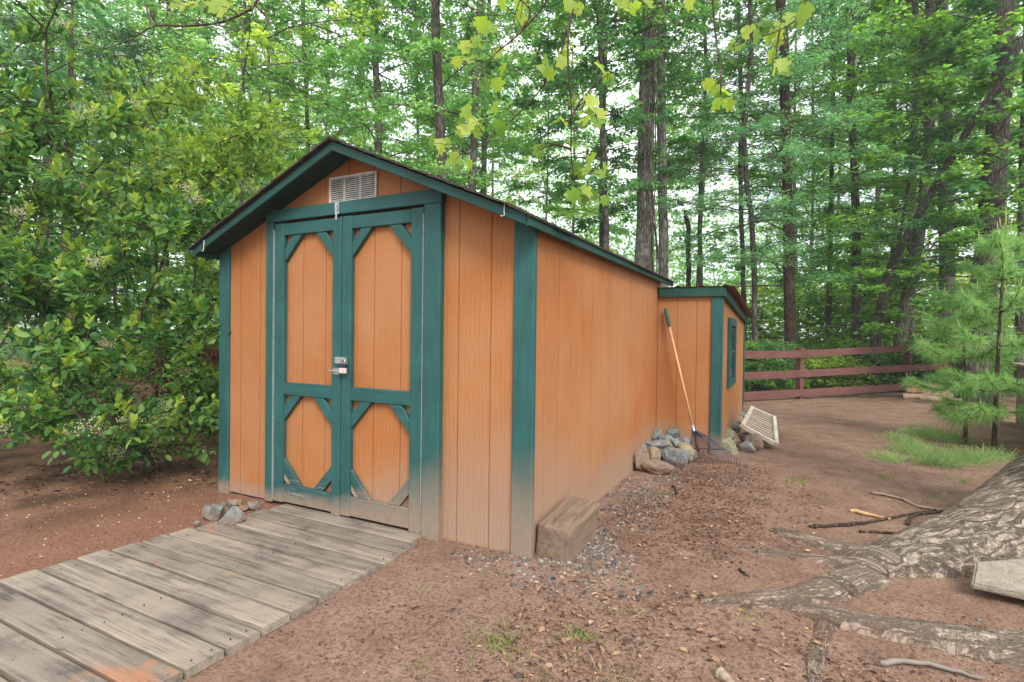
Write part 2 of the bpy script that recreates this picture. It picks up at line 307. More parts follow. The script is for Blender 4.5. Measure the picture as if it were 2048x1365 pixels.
class MB:
    def __init__(s): s.v = []; s.f = []
    def add(s, vs, fs):
        b = len(s.v); s.v += [tuple(float(c) for c in v) for v in vs]; s.f += [tuple(b+i for i in f) for f in fs]; return s
    def box(s, a, b):
        (x0, y0, z0), (x1, y1, z1) = a, b
        x0, x1 = sorted((x0, x1)); y0, y1 = sorted((y0, y1)); z0, z1 = sorted((z0, z1))
        return s.add([(x0, y0, z0), (x1, y0, z0), (x1, y1, z0), (x0, y1, z0), (x0, y0, z1), (x1, y0, z1), (x1, y1, z1), (x0, y1, z1)],
                     [(0, 3, 2, 1), (4, 5, 6, 7), (0, 1, 5, 4), (1, 2, 6, 5), (2, 3, 7, 6), (3, 0, 4, 7)])
    def obox(s, c, ax, ay, az):
        c, ax, ay, az = (np.asarray(q, float) for q in (c, ax, ay, az))
        vs = [c+i*ax+j*ay+k*az for k in (-1, 1) for j in (-1, 1) for i in (-1, 1)]
        return s.add(vs, [(0, 2, 3, 1), (4, 5, 7, 6), (0, 1, 5, 4), (1, 3, 7, 5), (3, 2, 6, 7), (2, 0, 4, 6)])
    def bar(s, p, q, w, h, up=(0, 0, 1)):
        p, q, up = (np.asarray(x, float) for x in (p, q, up)); d = q-p; L = np.linalg.norm(d); d /= L
        a = np.cross(d, up); a /= np.linalg.norm(a); u = np.cross(a, d)
        return s.obox((p+q)/2, d*L/2, a*w/2, u*h/2)
    def prism(s, pts, n0, n1, mp):
        k = len(pts); vs = [mp(u, z, n0) for u, z in pts]+[mp(u, z, n1) for u, z in pts]
        fs = [tuple(range(k)), tuple(range(2*k-1, k-1, -1))]+[(i, i+k, (i+1) % k+k, (i+1) % k) for i in range(k)]
        return s.add(vs, fs)
    def tube(s, pts, rr, k=8, cap=True):
        pts = [np.asarray(p, float) for p in pts]; n = len(pts)
        if not hasattr(rr, '__len__'): rr = [rr]*n
        b = len(s.v); ref = None
        for i in range(n):
            d = pts[min(i+1, n-1)]-pts[max(i-1, 0)]; d = d/(np.linalg.norm(d)+1e-9)
            if ref is None: ref = np.array([1.0, 0, 0]) if abs(d[0]) < 0.8 else np.array([0, 1.0, 0])
            a = ref-d*np.dot(ref, d); a /= np.linalg.norm(a); c = np.cross(d, a); ref = a
            for j in range(k):
                t = 2*math.pi*j/k; s.v.append(tuple(pts[i]+rr[i]*(a*math.cos(t)+c*math.sin(t))))
        for i in range(n-1):
            for j in range(k):
                s.f.append((b+i*k+j, b+i*k+(j+1) % k, b+(i+1)*k+(j+1) % k, b+(i+1)*k+j))
        if cap: s.f.append(tuple(b+j for j in reversed(range(k)))); s.f.append(tuple(b+(n-1)*k+j for j in range(k)))
        return s
    def build(s, name, mat, parent=None, bevel=0.0, smooth=False, seg=1):
        me = bpy.data.meshes.new(name); me.from_pydata(s.v, [], s.f); me.materials.append(mat)
        bm = bmesh.new(); bm.from_mesh(me)
        bmesh.ops.recalc_face_normals(bm, faces=bm.faces)
        if bevel > 0:
            es = [e for e in bm.edges if len(e.link_faces) == 2 and e.calc_face_angle(0) > 0.5]
            bmesh.ops.bevel(bm, geom=es, offset=bevel, segments=seg, profile=0.6, affect='EDGES', clamp_overlap=True)
        bm.to_mesh(me); bm.free()
        if smooth: me.polygons.foreach_set('use_smooth', [True]*len(me.polygons))
        return link(name, me, parent)

# leaf shapes: (along, side, up) outline and faces
T_TRI = (np.array([(0, 0, 0), (.45, .5, .16), (1, 0, -.05), (.45, -.5, .16)]), np.array([(0, 1, 2), (0, 2, 3)]))
T_HEX = (np.array([(0, 0, 0), (.28, .40, .14), (.66, .44, .14), (1, 0, -.10), (.66, -.44, .14), (.28, -.40, .14)]), np.array([(0, 1, 2, 3), (0, 3, 4, 5)]))
_st = [(0, .0), (.02, .16), (.10, .42), (.30, .30), (.34, .52), (.58, .54), (.62, .30), (.96, .26), (.82, 0)]
_pts = [(a, b, .34*abs(b)-.14*a*a) for a, b in _st]+[(a, -b, .34*abs(b)-.14*a*a) for a, b in reversed(_st[1:-1])]
T_STAR = (np.array(_pts+[(.42, 0, 0)]), np.array([(i, (i+1) % 16, 16) for i in range(16)]))
T_NEED = (np.array([(0, -.5, 0), (0, .5, 0), (.55, .25, .0), (1, 0, -.6), (.55, -.25, 0)]), np.array([(0, 1, 2, 4), ]))
T_BLADE = (np.array([(0, -.5, 0), (0, .5, 0), (.5, .4, 0), (.5, -.4, 0), (1, 0, 0)]), None)
def unit(a): return a/(np.linalg.norm(a, axis=-1, keepdims=True)+1e-9)
def leaves(P, D, N, L, W, T):
    P = np.asarray(P, float); n = len(P); D = unit(np.asarray(D, float)); S = unit(np.cross(D, N)); N = np.cross(S, D)
    L = np.broadcast_to(np.asarray(L, float), (n,))[:, None, None]; W = np.broadcast_to(np.asarray(W, float), (n,))[:, None, None]
    tv, tf = T
    V = P[:, None]+L*tv[None, :, 0:1]*D[:, None]+W*(tv[None, :, 1:2]*S[:, None]+tv[None, :, 2:3]*N[:, None])
    F = (np.arange(n)*len(tv))[:, None, None]+tf[None]
    return V.reshape(-1, 3), F.reshape(-1, tf.shape[1])
def needles(P, D, L, W, rng, droop=0.25):
    """thin two-piece needles that bend: a quad and a tip triangle"""
    n = len(P); D = unit(D); N = unit(rng.normal(size=(n, 3))); S = unit(np.cross(D, N))
    L = np.broadcast_to(L, (n,))[:, None]; W = np.broadcast_to(W, (n,))[:, None]
    mid = P+D*L*.55; tip = P+D*L+np.array([0, 0, -1.0])*L*droop
    V = np.stack([P-S*W/2, P+S*W/2, mid+S*W*.45, mid-S*W*.45, tip], 1).reshape(-1, 3)
    b = (np.arange(n)*5)[:, None]
    return V, b+np.array([[0, 1, 2, 3]]), b+np.array([[3, 2, 4]])
def frusta(A, B, ra, rb, k=5):
    A, B = np.asarray(A, float), np.asarray(B, float); n = len(A); D = unit(B-A)
    ref = np.where(np.abs(D[:, 2:3]) < .9, np.array([[0, 0, 1.0]]), np.array([[1.0, 0, 0]]))
    a = unit(np.cross(D, ref)); c = np.cross(D, a)
    t = np.arange(k)*2*np.pi/k; ring = a[:, None]*np.cos(t)[None, :, None]+c[:, None]*np.sin(t)[None, :, None]
    V = np.concatenate([A[:, None]+ring*np.asarray(ra)[:, None, None], B[:, None]+ring*np.asarray(rb)[:, None, None]], 1).reshape(-1, 3)
    j = np.arange(k); q = np.stack([j, (j+1) % k, (j+1) % k+k, j+k], 1)
    return V, ((np.arange(n)*2*k)[:, None, None]+q[None]).reshape(-1, 4)
def join(parts):
    V = []; F = {}; b = 0
    for p in parts:
        V.append(p[0])
        for f in p[1:]: F.setdefault(f.shape[1], []).append(f+b)
        b += len(p[0])
    return np.concatenate(V), [np.concatenate(x) for x in F.values()]
def snoise(x, y, seed=0, f=1.0, oct=4):
    r = np.random.default_rng(seed); z = 0
    for o in range(oct):
        for _ in range(4):
            a = r.uniform(0, 2*np.pi); ph = r.uniform(0, 2*np.pi); k = f*2**o*r.uniform(.7, 1.3)
            z = z+np.sin((x*np.cos(a)+y*np.sin(a))*k+ph)*.5**o/4
    return z

# ================================================================== THE GROUND
BX = np.array([])
def _axis(lo, hi, step, far):
    fine = np.arange(lo, hi+1e-6, step); g1 = []; x = hi; d = step
    while x < far: d *= 1.28; x += d; g1.append(x)
    g0 = []; x = lo; d = step
    while x > -far: d *= 1.28; x -= d; g0.append(x)
    return np.array(g0[::-1]+list(fine)+g1)
# surface roots of the big poplar: (points, radius start, radius end) in x, y, height of crest
RO = [
 ([tuple(at(2170, 900, 3.75)), tuple(at(2085, 965, 3.5)), tuple(at(1992, 1022, 3.3)), tuple(at(1893, 1060, 3.14)), tuple(at(1788, 1100, 2.98)), tuple(at(1695, 1153, 2.84)), (1.48, .36, .055)], .46, .12),
 ([(1.62, .55, .07), (1.35, .20, .05), (1.12, .03, .035), (.92, -.07, .005)], .14, .05),
 ([(1.75, .80, .10), (1.50, .95, .05), (1.30, 1.08, .03), (1.20, 1.16, .005)], .11, .05),
 ([(1.65, .66, .08), (1.36, .72, .03), (1.15, .70, .015), (1.00, .70, .0)], .09, .04),
 ([(1.28, .07, .04), (1.55, .02, .06), (1.85, .04, .075), (2.2, .10, .09), (2.6, .25, .11), (3.0, .55, .16)], .07, .11),
 ([(1.44, .06, .03), (1.40, -.15, .012), (1.37, -.35, .006), (1.36, -.60, -.012)], .065, .03),
]
def root_field(x, y):
    """height above soil of the surface roots, plus along/across coordinates for their bark"""
    kf_ = np.zeros(x.shape); z = np.full(x.shape, -0.25); u = np.zeros(x.shape); v = np.zeros(x.shape); acc = 0
    for pts, r0, r1 in RO:
        P = np.array(pts); m = len(P)
        # smooth the polyline
        t = np.linspace(0, m-1, 30); i = np.minimum(t.astype(int), m-2); fr = (t-i)[:, None]
        p0 = P[np.maximum(i-1, 0)]; p1 = P[i]; p2 = P[i+1]; p3 = P[np.minimum(i+2, m-1)]
        Q = .5*((2*p1)+(-p0+p2)*fr+(2*p0-5*p1+4*p2-p3)*fr**2+(-p0+3*p1-3*p2+p3)*fr**3)
        R = np.linspace(r0, r1, len(Q)); s = 0.0
        for k in range(len(Q)-1):
            a, b = Q[k], Q[k+1]; dx, dy = b[0]-a[0], b[1]-a[1]; L2 = dx*dx+dy*dy
            h = np.clip(((x-a[0])*dx+(y-a[1])*dy)/L2, 0, 1)
            ex, ey = x-(a[0]+h*dx), y-(a[1]+h*dy); d = np.hypot(ex, ey)
            r = R[k]+h*(R[k+1]-R[k]); zc = a[2]+h*(b[2]-a[2])
            L = math.sqrt(L2); side = (ex*dy-ey*dx)/L
            q = d/r; zz = np.where(q < 1, zc-r*.75*(1-np.sqrt(np.clip(1-q*q, 0, 1))), zc-.75*r-(q-1)*r*2.5)
            kk = 0.03; hh = np.clip(.5+.5*(zz-z)/kk, 0, 1)
            better = zz > z
            if acc == 0: uu, vv = np.hypot(x-3.5, y-2.3), 1.15*np.arctan2(y-2.3, x-3.5)      # bark of the big flare fans out from the trunk
            else: uu, vv = acc+s+h*L, side
            kf_ = np.where(better, 1.0 if acc == 0 else .3, kf_); u = np.where(better, uu, u); v = np.where(better, vv, v)
            z = z+(zz-z)*hh+kk*hh*(1-hh); s += L
        acc += 7.3
    root_field.k = kf_
    return z, u, v
def gz(x, y):
    x = np.asarray(x, float); y = np.asarray(y, float)
    z = snoise(x, y, 3, 1.1, 3)*.012+snoise(x, y, 5, 7, 3)*.004-.012
    z = z+.05*np.exp(-(((x-1.7)/1.1)**2+((y-.5)/.9)**2))          # soil heaped round the roots
    z = z+.06*np.exp(-(((x-.4)/.7)**2+((y-3.3)/.5)**2))
    z = z-.03*np.exp(-(((x+.2)/.6)**2+((y+1.2)/1.0)**2))
    r = np.hypot(x-1.2, y+2.7); z = z+.25*snoise(x, y, 8, .22, 2)*np.clip((r-14)/12, 0, 1)
    return z
def build_ground():
    xs = _axis(-6.0, 4.6, .035, 95); ys = _axis(-2.9, 9.5, .04, 95)
    X, Y = np.meshgrid(xs, ys); Z = gz(X, Y)
    fine = np.exp(-np.clip(np.hypot(X-.5, Y-.5)-4, 0, None)/2)
    Z = Z+fine*(snoise(X, Y, 21, 22, 2)*.0035+snoise(X, Y, 22, 55, 1)*.0025)
    V = np.stack([X, Y, Z], -1).reshape(-1, 3); nx, ny = len(xs), len(ys)
    i = (np.arange(ny-1)[:, None]*nx+np.arange(nx-1)[None]).ravel(); F = np.stack([i, i+1, i+nx+1, i+nx], 1)
    g = G('red_clay_soil'); p = g.pos(); s = g.sep(p)
    big = g.noise(p, 0.55, 5); med = g.noise(p, 3.0, 7, 0.65); fn = g.noise(p, 55, 5, 0.7); grit = g.vor(p, 120); grit2 = g.vor(p, 46)
    c = g.ramp(med, [(0.28, (0.15, 0.090, 0.064)), (0.5, (0.25, 0.156, 0.112)), (0.72, (0.335, 0.222, 0.166))])
    c = g.mix(g.rng(s[0], -2.2, -1.4, 0.65, 0.0), c, (0.24, 0.105, 0.058))                  # redder clay west of the ramp
    c = g.mix(g.rng(big, 0.45, 0.7, 0.0, 0.6), c, (0.30, 0.195, 0.15))
    c = g.mix(g.rng(fn, 0.36, 0.56, 0.7, 0.0), c, (0.10, 0.058, 0.042))
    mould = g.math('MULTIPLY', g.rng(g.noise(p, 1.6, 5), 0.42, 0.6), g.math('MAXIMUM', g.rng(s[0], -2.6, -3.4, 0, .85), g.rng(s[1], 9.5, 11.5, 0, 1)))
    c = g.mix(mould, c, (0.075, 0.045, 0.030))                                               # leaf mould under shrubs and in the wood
    c = g.mix(g.math('MULTIPLY', g.rng(g.noise(p, 1.3, 4), 0.4, 0.6), g.rng(s[1], 11.5, 15, 0, .8)), c, (0.05, 0.085, 0.025))
    c = g.mix(g.rng(grit, 0.10, 0.2, 0.55, 0.0), c, (0.40, 0.29, 0.22))
    c = g.mix(g.math('MULTIPLY', g.rng(grit2, 0.08, 0.16, 1.0, 0.0), g.rng(g.noise(p, 9, 2), .5, .6)), c, (0.06, 0.035, 0.025))
    h = g.math('ADD', g.math('MULTIPLY', fn, 0.8), g.math('ADD', g.math('MULTIPLY', g.rng(grit, 0, .35), .35), g.math('MULTIPLY', med, .6)))
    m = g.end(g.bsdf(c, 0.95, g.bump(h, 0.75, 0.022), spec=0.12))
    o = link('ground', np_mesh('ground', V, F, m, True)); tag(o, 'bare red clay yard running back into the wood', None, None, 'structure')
build_ground()

# ================================================================== THE SHED
YF, XS = 0.02, -0.02                      # wall planes: front (normal -y) and right side (normal +x)
RX, RZ, SL = -1.344, 2.462, 0.4225        # ridge and roof pitch
def roof_z(x): return RZ-abs(x-RX)*SL
FRONT = lambda u, z, n: (u, YF-n, z)
SIDE = lambda u, z, n: (XS+n, u, z)
def siding(name, mat, parent, edges, z0, ztop, mp, th=0.012, gap=0.007, back=0.035, depth=0.006, u_extra=0.0):
    mb = MB(); e = edges
    f0 = z0 if callable(z0) else (lambda u: z0)
    for a, b in zip(e[:-1], e[1:]):
        a2 = a+(gap/2 if a != e[0] else 0); b2 = b-(gap/2 if b != e[-1] else 0)
        pts = [(a2, f0(a2)), (b2, f0(b2)), (b2, ztop(b2))]
        if (a2-RX)*(b2-RX) < 0 and mp is FRONT: pts.append((RX, ztop(RX)))
        pts.append((a2, ztop(a2)))
        mb.prism(pts, 0, -th, mp)
    pts = [(e[0], f0(e[0])+.003), (e[-1], f0(e[-1])+.003), (e[-1], ztop(e[-1])-.003)]
    if (e[0]-RX)*(e[-1]-RX) < 0 and mp is FRONT: pts.append((RX, ztop(RX)-.003))
    pts.append((e[0], ztop(e[0])-.003))
    mb.prism(pts, -depth, -back, mp)
    return mb.build(name, mat, parent)
shed = empty('garden_shed', (RX, 1.6, 0), 'orange garden shed with green trim, double doors and dark shingled gable roof', 'shed')
wz = lambda u: roof_z(u)-.045
DL, DR, DT = -2.066, -0.73, 2.028         # door opening
siding('front_wall', m_orange, shed, [-2.67, -2.465, -2.252, DL], 0.0, wz, FRONT)
siding('front_wall', m_orange, shed, [DR, -.502, -.282, -.02], -0.06, wz, FRONT)
siding('gable_wall', m_orange, shed, [DL, -1.81, -1.597, -1.381, -1.164, -.947, DR], DT+.001, wz, FRONT)
LEN = 3.30
siding('side_wall', m_orange, shed, [.036]+[round(.2+.2125*i, 4) for i in range(15)]+[LEN], -0.06, lambda u: 1.852, SIDE, gap=.005, depth=.003)
mb = MB().box((-2.69, .036, -.03), (-2.655, LEN, 1.852)); mb.build('side_wall', m_orange, shed)
mb = MB(); mb.prism([(-2.65, -.03), (-.06, -.03), (-.06, wz(-.06)), (RX, wz(RX)), (-2.65, wz(-2.65))], 0, -.03, lambda u, z, n: (u, LEN+n, z)); mb.build('rear_wall', m_orange, shed)
mb = MB().box((-2.62, .05, -.10), (-.05, .13, -.004)); mb.build('skid', m_skid, shed, .004); MB().box((-2.62, LEN-.1, -.12), (-.05, LEN-.01, -.02)).build('skid', m_skid, shed, .004)
MB().box((-2.66, .06, -.003), (-.04, LEN-.04, .03)).build('shed_floor', m_void, shed)
# corner posts
def post_pts(x0, x1, zb0, zb1, y0, y1, zt):
    return MB().add([(x0, y0, zb0), (x1, y0, zb1), (x1, y1, zb1), (x0, y1, zb0), (x0, y0, zt(x0)), (x1, y0, zt(x1)), (x1, y1, zt(x1)), (x0, y1, zt(x0))],
                    [(0, 3, 2, 1), (4, 5, 6, 7), (0, 1, 5, 4), (1, 2, 6, 5), (2, 3, 7, 6), (3, 0, 4, 7)])
post_pts(-.128, 0, -.07, -.07, 0, .042, lambda x: roof_z(x)-.048).build('corner_post', m_green, shed, .004)
post_pts(-2.70, -2.588, -.03, -.02, 0, .042, lambda x: roof_z(x)-.048).build('corner_post', m_green, shed, .004)
# door surround
ft = 0.042
def board(name, u0, u1, z0, z1, n0, n1, mat, parent, bev=.0035, mp=FRONT, taper=0):
    m_ = MB(); m_.prism([(u0, z0), (u1, z0), (u1, z1), (u0, z1)], n0, n1, mp); return m_.build(name, mat, parent, bev)
board('door_jamb', -2.142, DL, .006, DT, 0.001, ft, m_green, shed)
board('door_jamb', DR, -.607, -.012, DT, 0.001, ft+.006, m_green, shed)
board('door_header', -2.146, -.603, DT+.002, DT+.086, 0.001, ft+.004, m_greenx, shed)
# doors
def door(xl, xr, hinge_left, seed):
    rng = np.random.default_rng(seed)
    d = bpy.data.objects.new('door', None); COL.objects.link(d); d.parent = shed
    d.location = Vector(((xl+xr)/2, YF, 0))-shed.location
    d['label'] = 'left door leaf of green framed orange panels' if hinge_left else 'right door leaf of green framed orange panels'
    zb, zt, st = .018, DT-.012, .088
    sl_, sr_ = (.093, .078) if hinge_left else (.082, .093)
    il, ir = xl+sl_, xr-sr_
    gr = [il-.01]+([-1.806, -1.589] if hinge_left else [-1.158, -.937])+[ir+.01]
    siding('door_panel', m_orange, d, gr, zb+.08, lambda u: zt-.06, lambda u, z, n: (u, YF+.004-n, z))
    f0, f1 = .0, .036
    board('stile', xl, il, zb, zt, f0, f1, m_green, d); board('stile', ir, xr, zb-.012, zt, f0, f1+.001, m_green, d)
    e = .0012
    zr = [(zb+.006, zb+.132), (.792, .880), (zt-.088, zt-.003)]
    for k, (a, b) in enumerate(zr): board('rail', il+e, ir-e, a, b, f0+.001, f1-.002, m_greenx if k else m_greenw, d)
    def brace(u0, z0, su, sz, a, b, az, bz, mat, off):
        pts = [(u0+su*a, z0), (u0+su*b, z0), (u0, z0+sz*bz), (u0, z0+sz*az)]
        m_ = MB(); m_.prism(pts, f0+.001, f1-.006-off, FRONT); return m_.build('brace', mat, d, .003)
    cs = [(zr[2][0], -1, m_green), (zr[1][0], -1, m_greenx), (zr[0][1], 1, m_greenw)]
    for z0, sz, mat in cs:
        for u0, su in ((il+e, 1), (ir-e, -1)):
            j = rng.uniform(-.008, .008)
            brace(u0, z0-sz*-.0012, su, sz, .078+j, .172+j, .092, .186+j, mat, rng.uniform(0, .002))
            if sz == 1 and su == 1: brace(u0, z0+.0012, su, sz, .028, .062, .034, .078, m_oldlog, .008)
    hx = xl-.004 if hinge_left else xr+.004
    m_ = MB()
    for k in range(96):
        z = .03+k*.0203; m_.box((hx-.0024, YF-f1-.0085, z), (hx+.0024, YF-f1+.012, z+.0125))
    m_.box((hx-.0012, YF-f1-.006, .03), (hx+.0018, YF-f1+.012, 1.97)); m_.build('piano_hinge', m_hinge, d)
    return d
dl = door(-2.056, -1.413, True, 1)
dr = door(-1.407, -.742, False, 2)
# hardware: top bolt on the header, hasp and padlock
yf = YF-.042
m_ = MB().box((-1.458, yf-.010, 2.03), (-1.425, yf-.0045, 2.108)); m_.tube([(-1.441, yf-.014, 2.10), (-1.441, yf-.014, 1.99)], .0055); m_.box((-1.452, yf-.018, 2.055), (-1.431, yf-.009, 2.066)); m_.box((-1.452, yf-.018, 2.084), (-1.431, yf-.009, 2.095))
m_.build('door_bolt', m_galv, shed)
m_ = MB().box((-1.447, YF-.046, 1.035), (-1.350, YF-.038, 1.078)); m_.box((-1.452, YF-.049, 1.037), (-1.444, YF-.036, 1.076)); m_.tube([(-1.367, YF-.04, 1.057), (-1.367, YF-.062, 1.057)], .006)
m_.tube([(-1.367, YF-.062, 1.057), (-1.367, YF-.066, 1.072), (-1.367, YF-.05, 1.078)], .004); m_.build('hasp', m_galv, shed)
m_ = MB().box((-1.470, YF-.0435, .960), (-1.418, YF-.0375, 1.003)); m_.box((-1.471, YF-.062, .986), (-1.40, YF-.058, .991)); m_.tube([(-1.49, YF-.058, .985), (-1.40, YF-.058, .983)], .005); m_.tube([(-1.49, YF-.058, .985), (-1.49, YF-.085, .985)], .005)
m_.build('slide_bolt', m_galv, shed)
lock = empty('padlock', (-1.360, YF-.066, .985), 'small brass padlock with dark band hanging from the door hasp', 'padlock')
lx, ly = -1.360, YF-.066
MB().box((lx-.026, ly-.013, .972), (lx+.026, ly+.013, 1.010)).build('lock_body', m_brass, lock, .004)
MB().box((lx-.028, ly-.0145, 1.0105), (lx+.028, ly+.0145, 1.030)).build('lock_band', m_navy, lock, .003)
t = np.linspace(0, math.pi, 9)
MB().tube([(lx-.016, ly, 1.03)]+[(lx-.016*math.cos(a), ly, 1.050+.018*math.sin(a)) for a in t]+[(lx+.016, ly, 1.03)], .0048, 8).build('shackle', m_galv, lock, 0, True)
# gable vent
m_ = MB(); vx0, vx1, vz0, vz1 = -1.552, -1.136, 2.116, 2.292
for a, b, c, dd in ((vx0, vx1, vz0, vz0+.012), (vx0, vx1, vz1-.012, vz1), (vx0, vx0+.014, vz0+.012, vz1-.012), (vx1-.014, vx1, vz0+.012, vz1-.012),
                    (vx0+.134, vx0+.142, vz0+.012, vz1-.012), (vx1-.142, vx1-.134, vz0+.012, vz1-.012)):
    m_.prism([(a, c), (b, c), (b, dd), (a, dd)], .0005, .014, FRONT)
vent = m_.build('gable_vent', m_white, shed)
m_ = MB()
for k in range(11):
    z = vz0+.018+k*.0136
    m_.add([FRONT(vx0+.014, z, .013), FRONT(vx1-.014, z, .013), FRONT(vx1-.014, z+.010, .002), FRONT(vx0+.014, z+.010, .002),
            FRONT(vx0+.014, z-.0015, .013), FRONT(vx1-.014, z-.0015, .013), FRONT(vx1-.014, z+.0085, .002), FRONT(vx0+.014, z+.0085, .002)],
           [(0, 1, 2, 3), (7, 6, 5, 4), (0, 4, 5, 1), (3, 2, 6, 7), (0, 3, 7, 4), (1, 5, 6, 2)])
m_.build('louvre', m_white, vent)
MB().prism([(vx0+.012, vz0+.01), (vx1-.012, vz0+.01), (vx1-.012, vz1-.01), (vx0+.012, vz1-.01)], .0004, .0016, FRONT).build('vent_screen', m_void, vent)
# roof: deck, rakes, eave boards, shingles
EL, ER, Y0, Y1 = -2.735, .030, -.175, 3.66
mb = MB()
for xa, xb in ((EL, RX), (RX, ER)):
    za, zb = roof_z(xa), roof_z(xb)
    mb.add([(xa, Y0+.022, za-.046), (xb, Y0+.022, zb-.046), (xb, Y1, zb-.046), (xa, Y1, za-.046), (xa, Y0+.022, za-.008), (xb, Y0+.022, zb-.008), (xb, Y1, zb-.008), (xa, Y1, za-.008)],
           [(0, 3, 2, 1), (4, 5, 6, 7), (0, 1, 5, 4), (1, 2, 6, 5), (2, 3, 7, 6), (3, 0, 4, 7)])
roof = mb.build('roof', m_soffit, shed)
for xa, xb in ((EL, RX), (ER, RX)):
    s_ = .0006 if xa < RX else -.0006
    m_ = MB(); m_.prism([(xa, roof_z(xa)-.008), (xb, roof_z(xb)-.008), (xb, roof_z(xb)-.066), (xa, roof_z(xa)-.066)], 0, .020, lambda u, z, n: (u, Y0+n, z)); m_.build('rake_board', m_fascia, roof, .003)
zf = roof_z(ER)
MB().box((ER-.001, Y0+.002, zf-.072), (ER+.022, Y1-.002, zf-.012)).build('eave_board', m_fascia, roof, .003)
zf = roof_z(EL)
MB().box((EL-.022, Y0+.002, zf-.072), (EL+.001, Y1-.002, zf-.012)).build('eave_board', m_fascia, roof, .003)
rng = np.random.default_rng(11); mb = MB()
for sgn, xe in ((-1, EL-.045), (1, ER+.042)):
    L = abs(xe-RX); nrow = 11
    for k in range(nrow):
        a = L*(k+1)/nrow; b = max(0, L*(k)/nrow-.02); y = Y0-.02+rng.uniform(-.012, 0)
        droop = .014 if k == nrow-1 else 0
        first = True
        while y < Y1+.01:
            wdt = rng.uniform(.28, .34); y2 = min(y+wdt, Y1+.02); j = rng.uniform(-.008, .008); th = .010+rng.uniform(0, .003)
            xa, xb = RX+sgn*(a+j), RX+sgn*b; za, zb = RZ-(a+j)*SL+.003-droop, RZ-b*SL+.004-.006
            mb.add([(xa, y, za), (xb, y, zb), (xb, y2-.004, zb), (xa, y2-.004, za), (xa, y, za+th), (xb, y, zb+th*.7), (xb, y2-.004, zb+th*.7), (xa, y2-.004, za+th)],
                   [(0, 3, 2, 1), (4, 5, 6, 7), (0, 1, 5, 4), (1, 2, 6, 5), (2, 3, 7, 6), (3, 0, 4, 7)])
            y = y2
y = Y0-.025
while y < Y1:
    for s_ in (-1, 1):
        mb.add([(RX, y, RZ+.020), (RX+s_*.15, y, RZ-.15*SL+.016), (RX+s_*.15, y+.29, RZ-.15*SL+.014), (RX, y+.29, RZ+.018), (RX, y, RZ+.009), (RX+s_*.15, y, RZ-.15*SL+.005), (RX+s_*.15, y+.29, RZ-.15*SL+.004), (RX, y+.29, RZ+.007)],
               [(0, 1, 2, 3), (7, 6, 5, 4), (0, 4, 5, 1), (1, 5, 6, 2), (2, 6, 7, 3), (3, 7, 4, 0)])
    y += .295
mb.build('shingles', m_shingle, roof)
# two screw hooks hanging from the rake
def hook(x, y, z):
    m_ = MB(); m_.tube([(x, y, z), (x, y-.004, z-.05), (x+.004, y-.006, z-.068), (x-.012, y-.008, z-.075), (x-.02, y-.004, z-.068)], .0032, 6); m_.tube([(x-.008, y-.001, z+.003), (x+.008, y-.001, z+.003)], .003, 6); m_.build('hook', m_white, shed)
hook(-.096, Y0-.004, 1.944); hook(-2.615, Y0-.004, 1.905)

# ================================================================== THE LEAN-TO BEHIND IT
LX, LY, LY1 = .622, 3.20, 6.25
ann = empty('lean_to_shed', (.2, 4.7, 0), 'small orange lean-to with green corner post and rusty metal roof behind the shed', 'lean-to')
AF = lambda u, z, n: (u, LY-n, z); AS = lambda u, z, n: (LX+n, u, z)
siding('front_wall', m_orange2, ann, [-.015, .19, .387, .54], -.06, lambda u: 1.70, AF)
ztop = lambda u: 1.735-(u-LY)*.068
siding('side_wall', m_orange2, ann, [3.24]+[3.40+.2*i for i in range(14)]+[6.16], -.06, lambda u: ztop(u)-.03, AS)
mb = MB().box((-2.66, LY1-.03, -.06), (LX-.001, LY1, 1.45)); mb.box((-2.68, LEN+.01, -.06), (-2.65, LY1-.03, 1.45)); mb.build('rear_wall', m_orange2, ann)
m_ = MB().box((.535, LY-.022, -.06), (LX+.001, LY+.02, 1.655)); m_.box((LX+.0015, LY-.02, -.06), (LX+.02, LY+.075, 1.66)); m_.build('corner_post', m_green, ann, .003)
MB().box((LX+.001, 6.17, -.06), (LX+.02, 6.25, ztop(6.2)-.03)).build('corner_post', m_green, ann, .003)
MB().box((.0, LY-.045, 1.655), (LX+.024, LY-.003, 1.752)).build('fascia_board', m_fascia, ann, .003)
m_ = MB(); m_.prism([(LY-.04, ztop(LY-.04)-.085), (6.42, ztop(6.42)-.085), (6.42, ztop(6.42)), (LY-.04, ztop(LY-.04))], .0245, .046, AS); m_.build('rake_board', m_fascia, ann, .003)
# corrugated roof
nu = 150; us = np.linspace(-2.75, LX+.13, nu); ph = ((us-.18) % .235)/.235
hz = np.where((ph < .16), np.sin(ph/.16*math.pi)*.022, 0)
V = []; 
for y in (LY-.06, 6.5):
    for dz in (0, .004):
        for u_, h_ in zip(us, hz): V.append((u_, y, ztop(y)+.018+h_+dz))
F = []
for i in range(nu-1):
    a, b, c, d = i, nu+i, 2*nu+i, 3*nu+i
    F += [(a, c, c+1, a+1), (b, b+1, d+1, d), (a, a+1, b+1, b), (c, d, d+1, c+1)]
F += [(0, nu, 3*nu, 2*nu), (nu-1, 3*nu-1, 4*nu-1, 2*nu-1)]
rf = link('metal_roof', np_mesh('metal_roof', V, np.array(F), m_rust), ann)
MB().box((-2.6, LY+.0, 1.70), (LX+.02, LY+.03, 1.745)).build('roof_plate', m_void, ann)
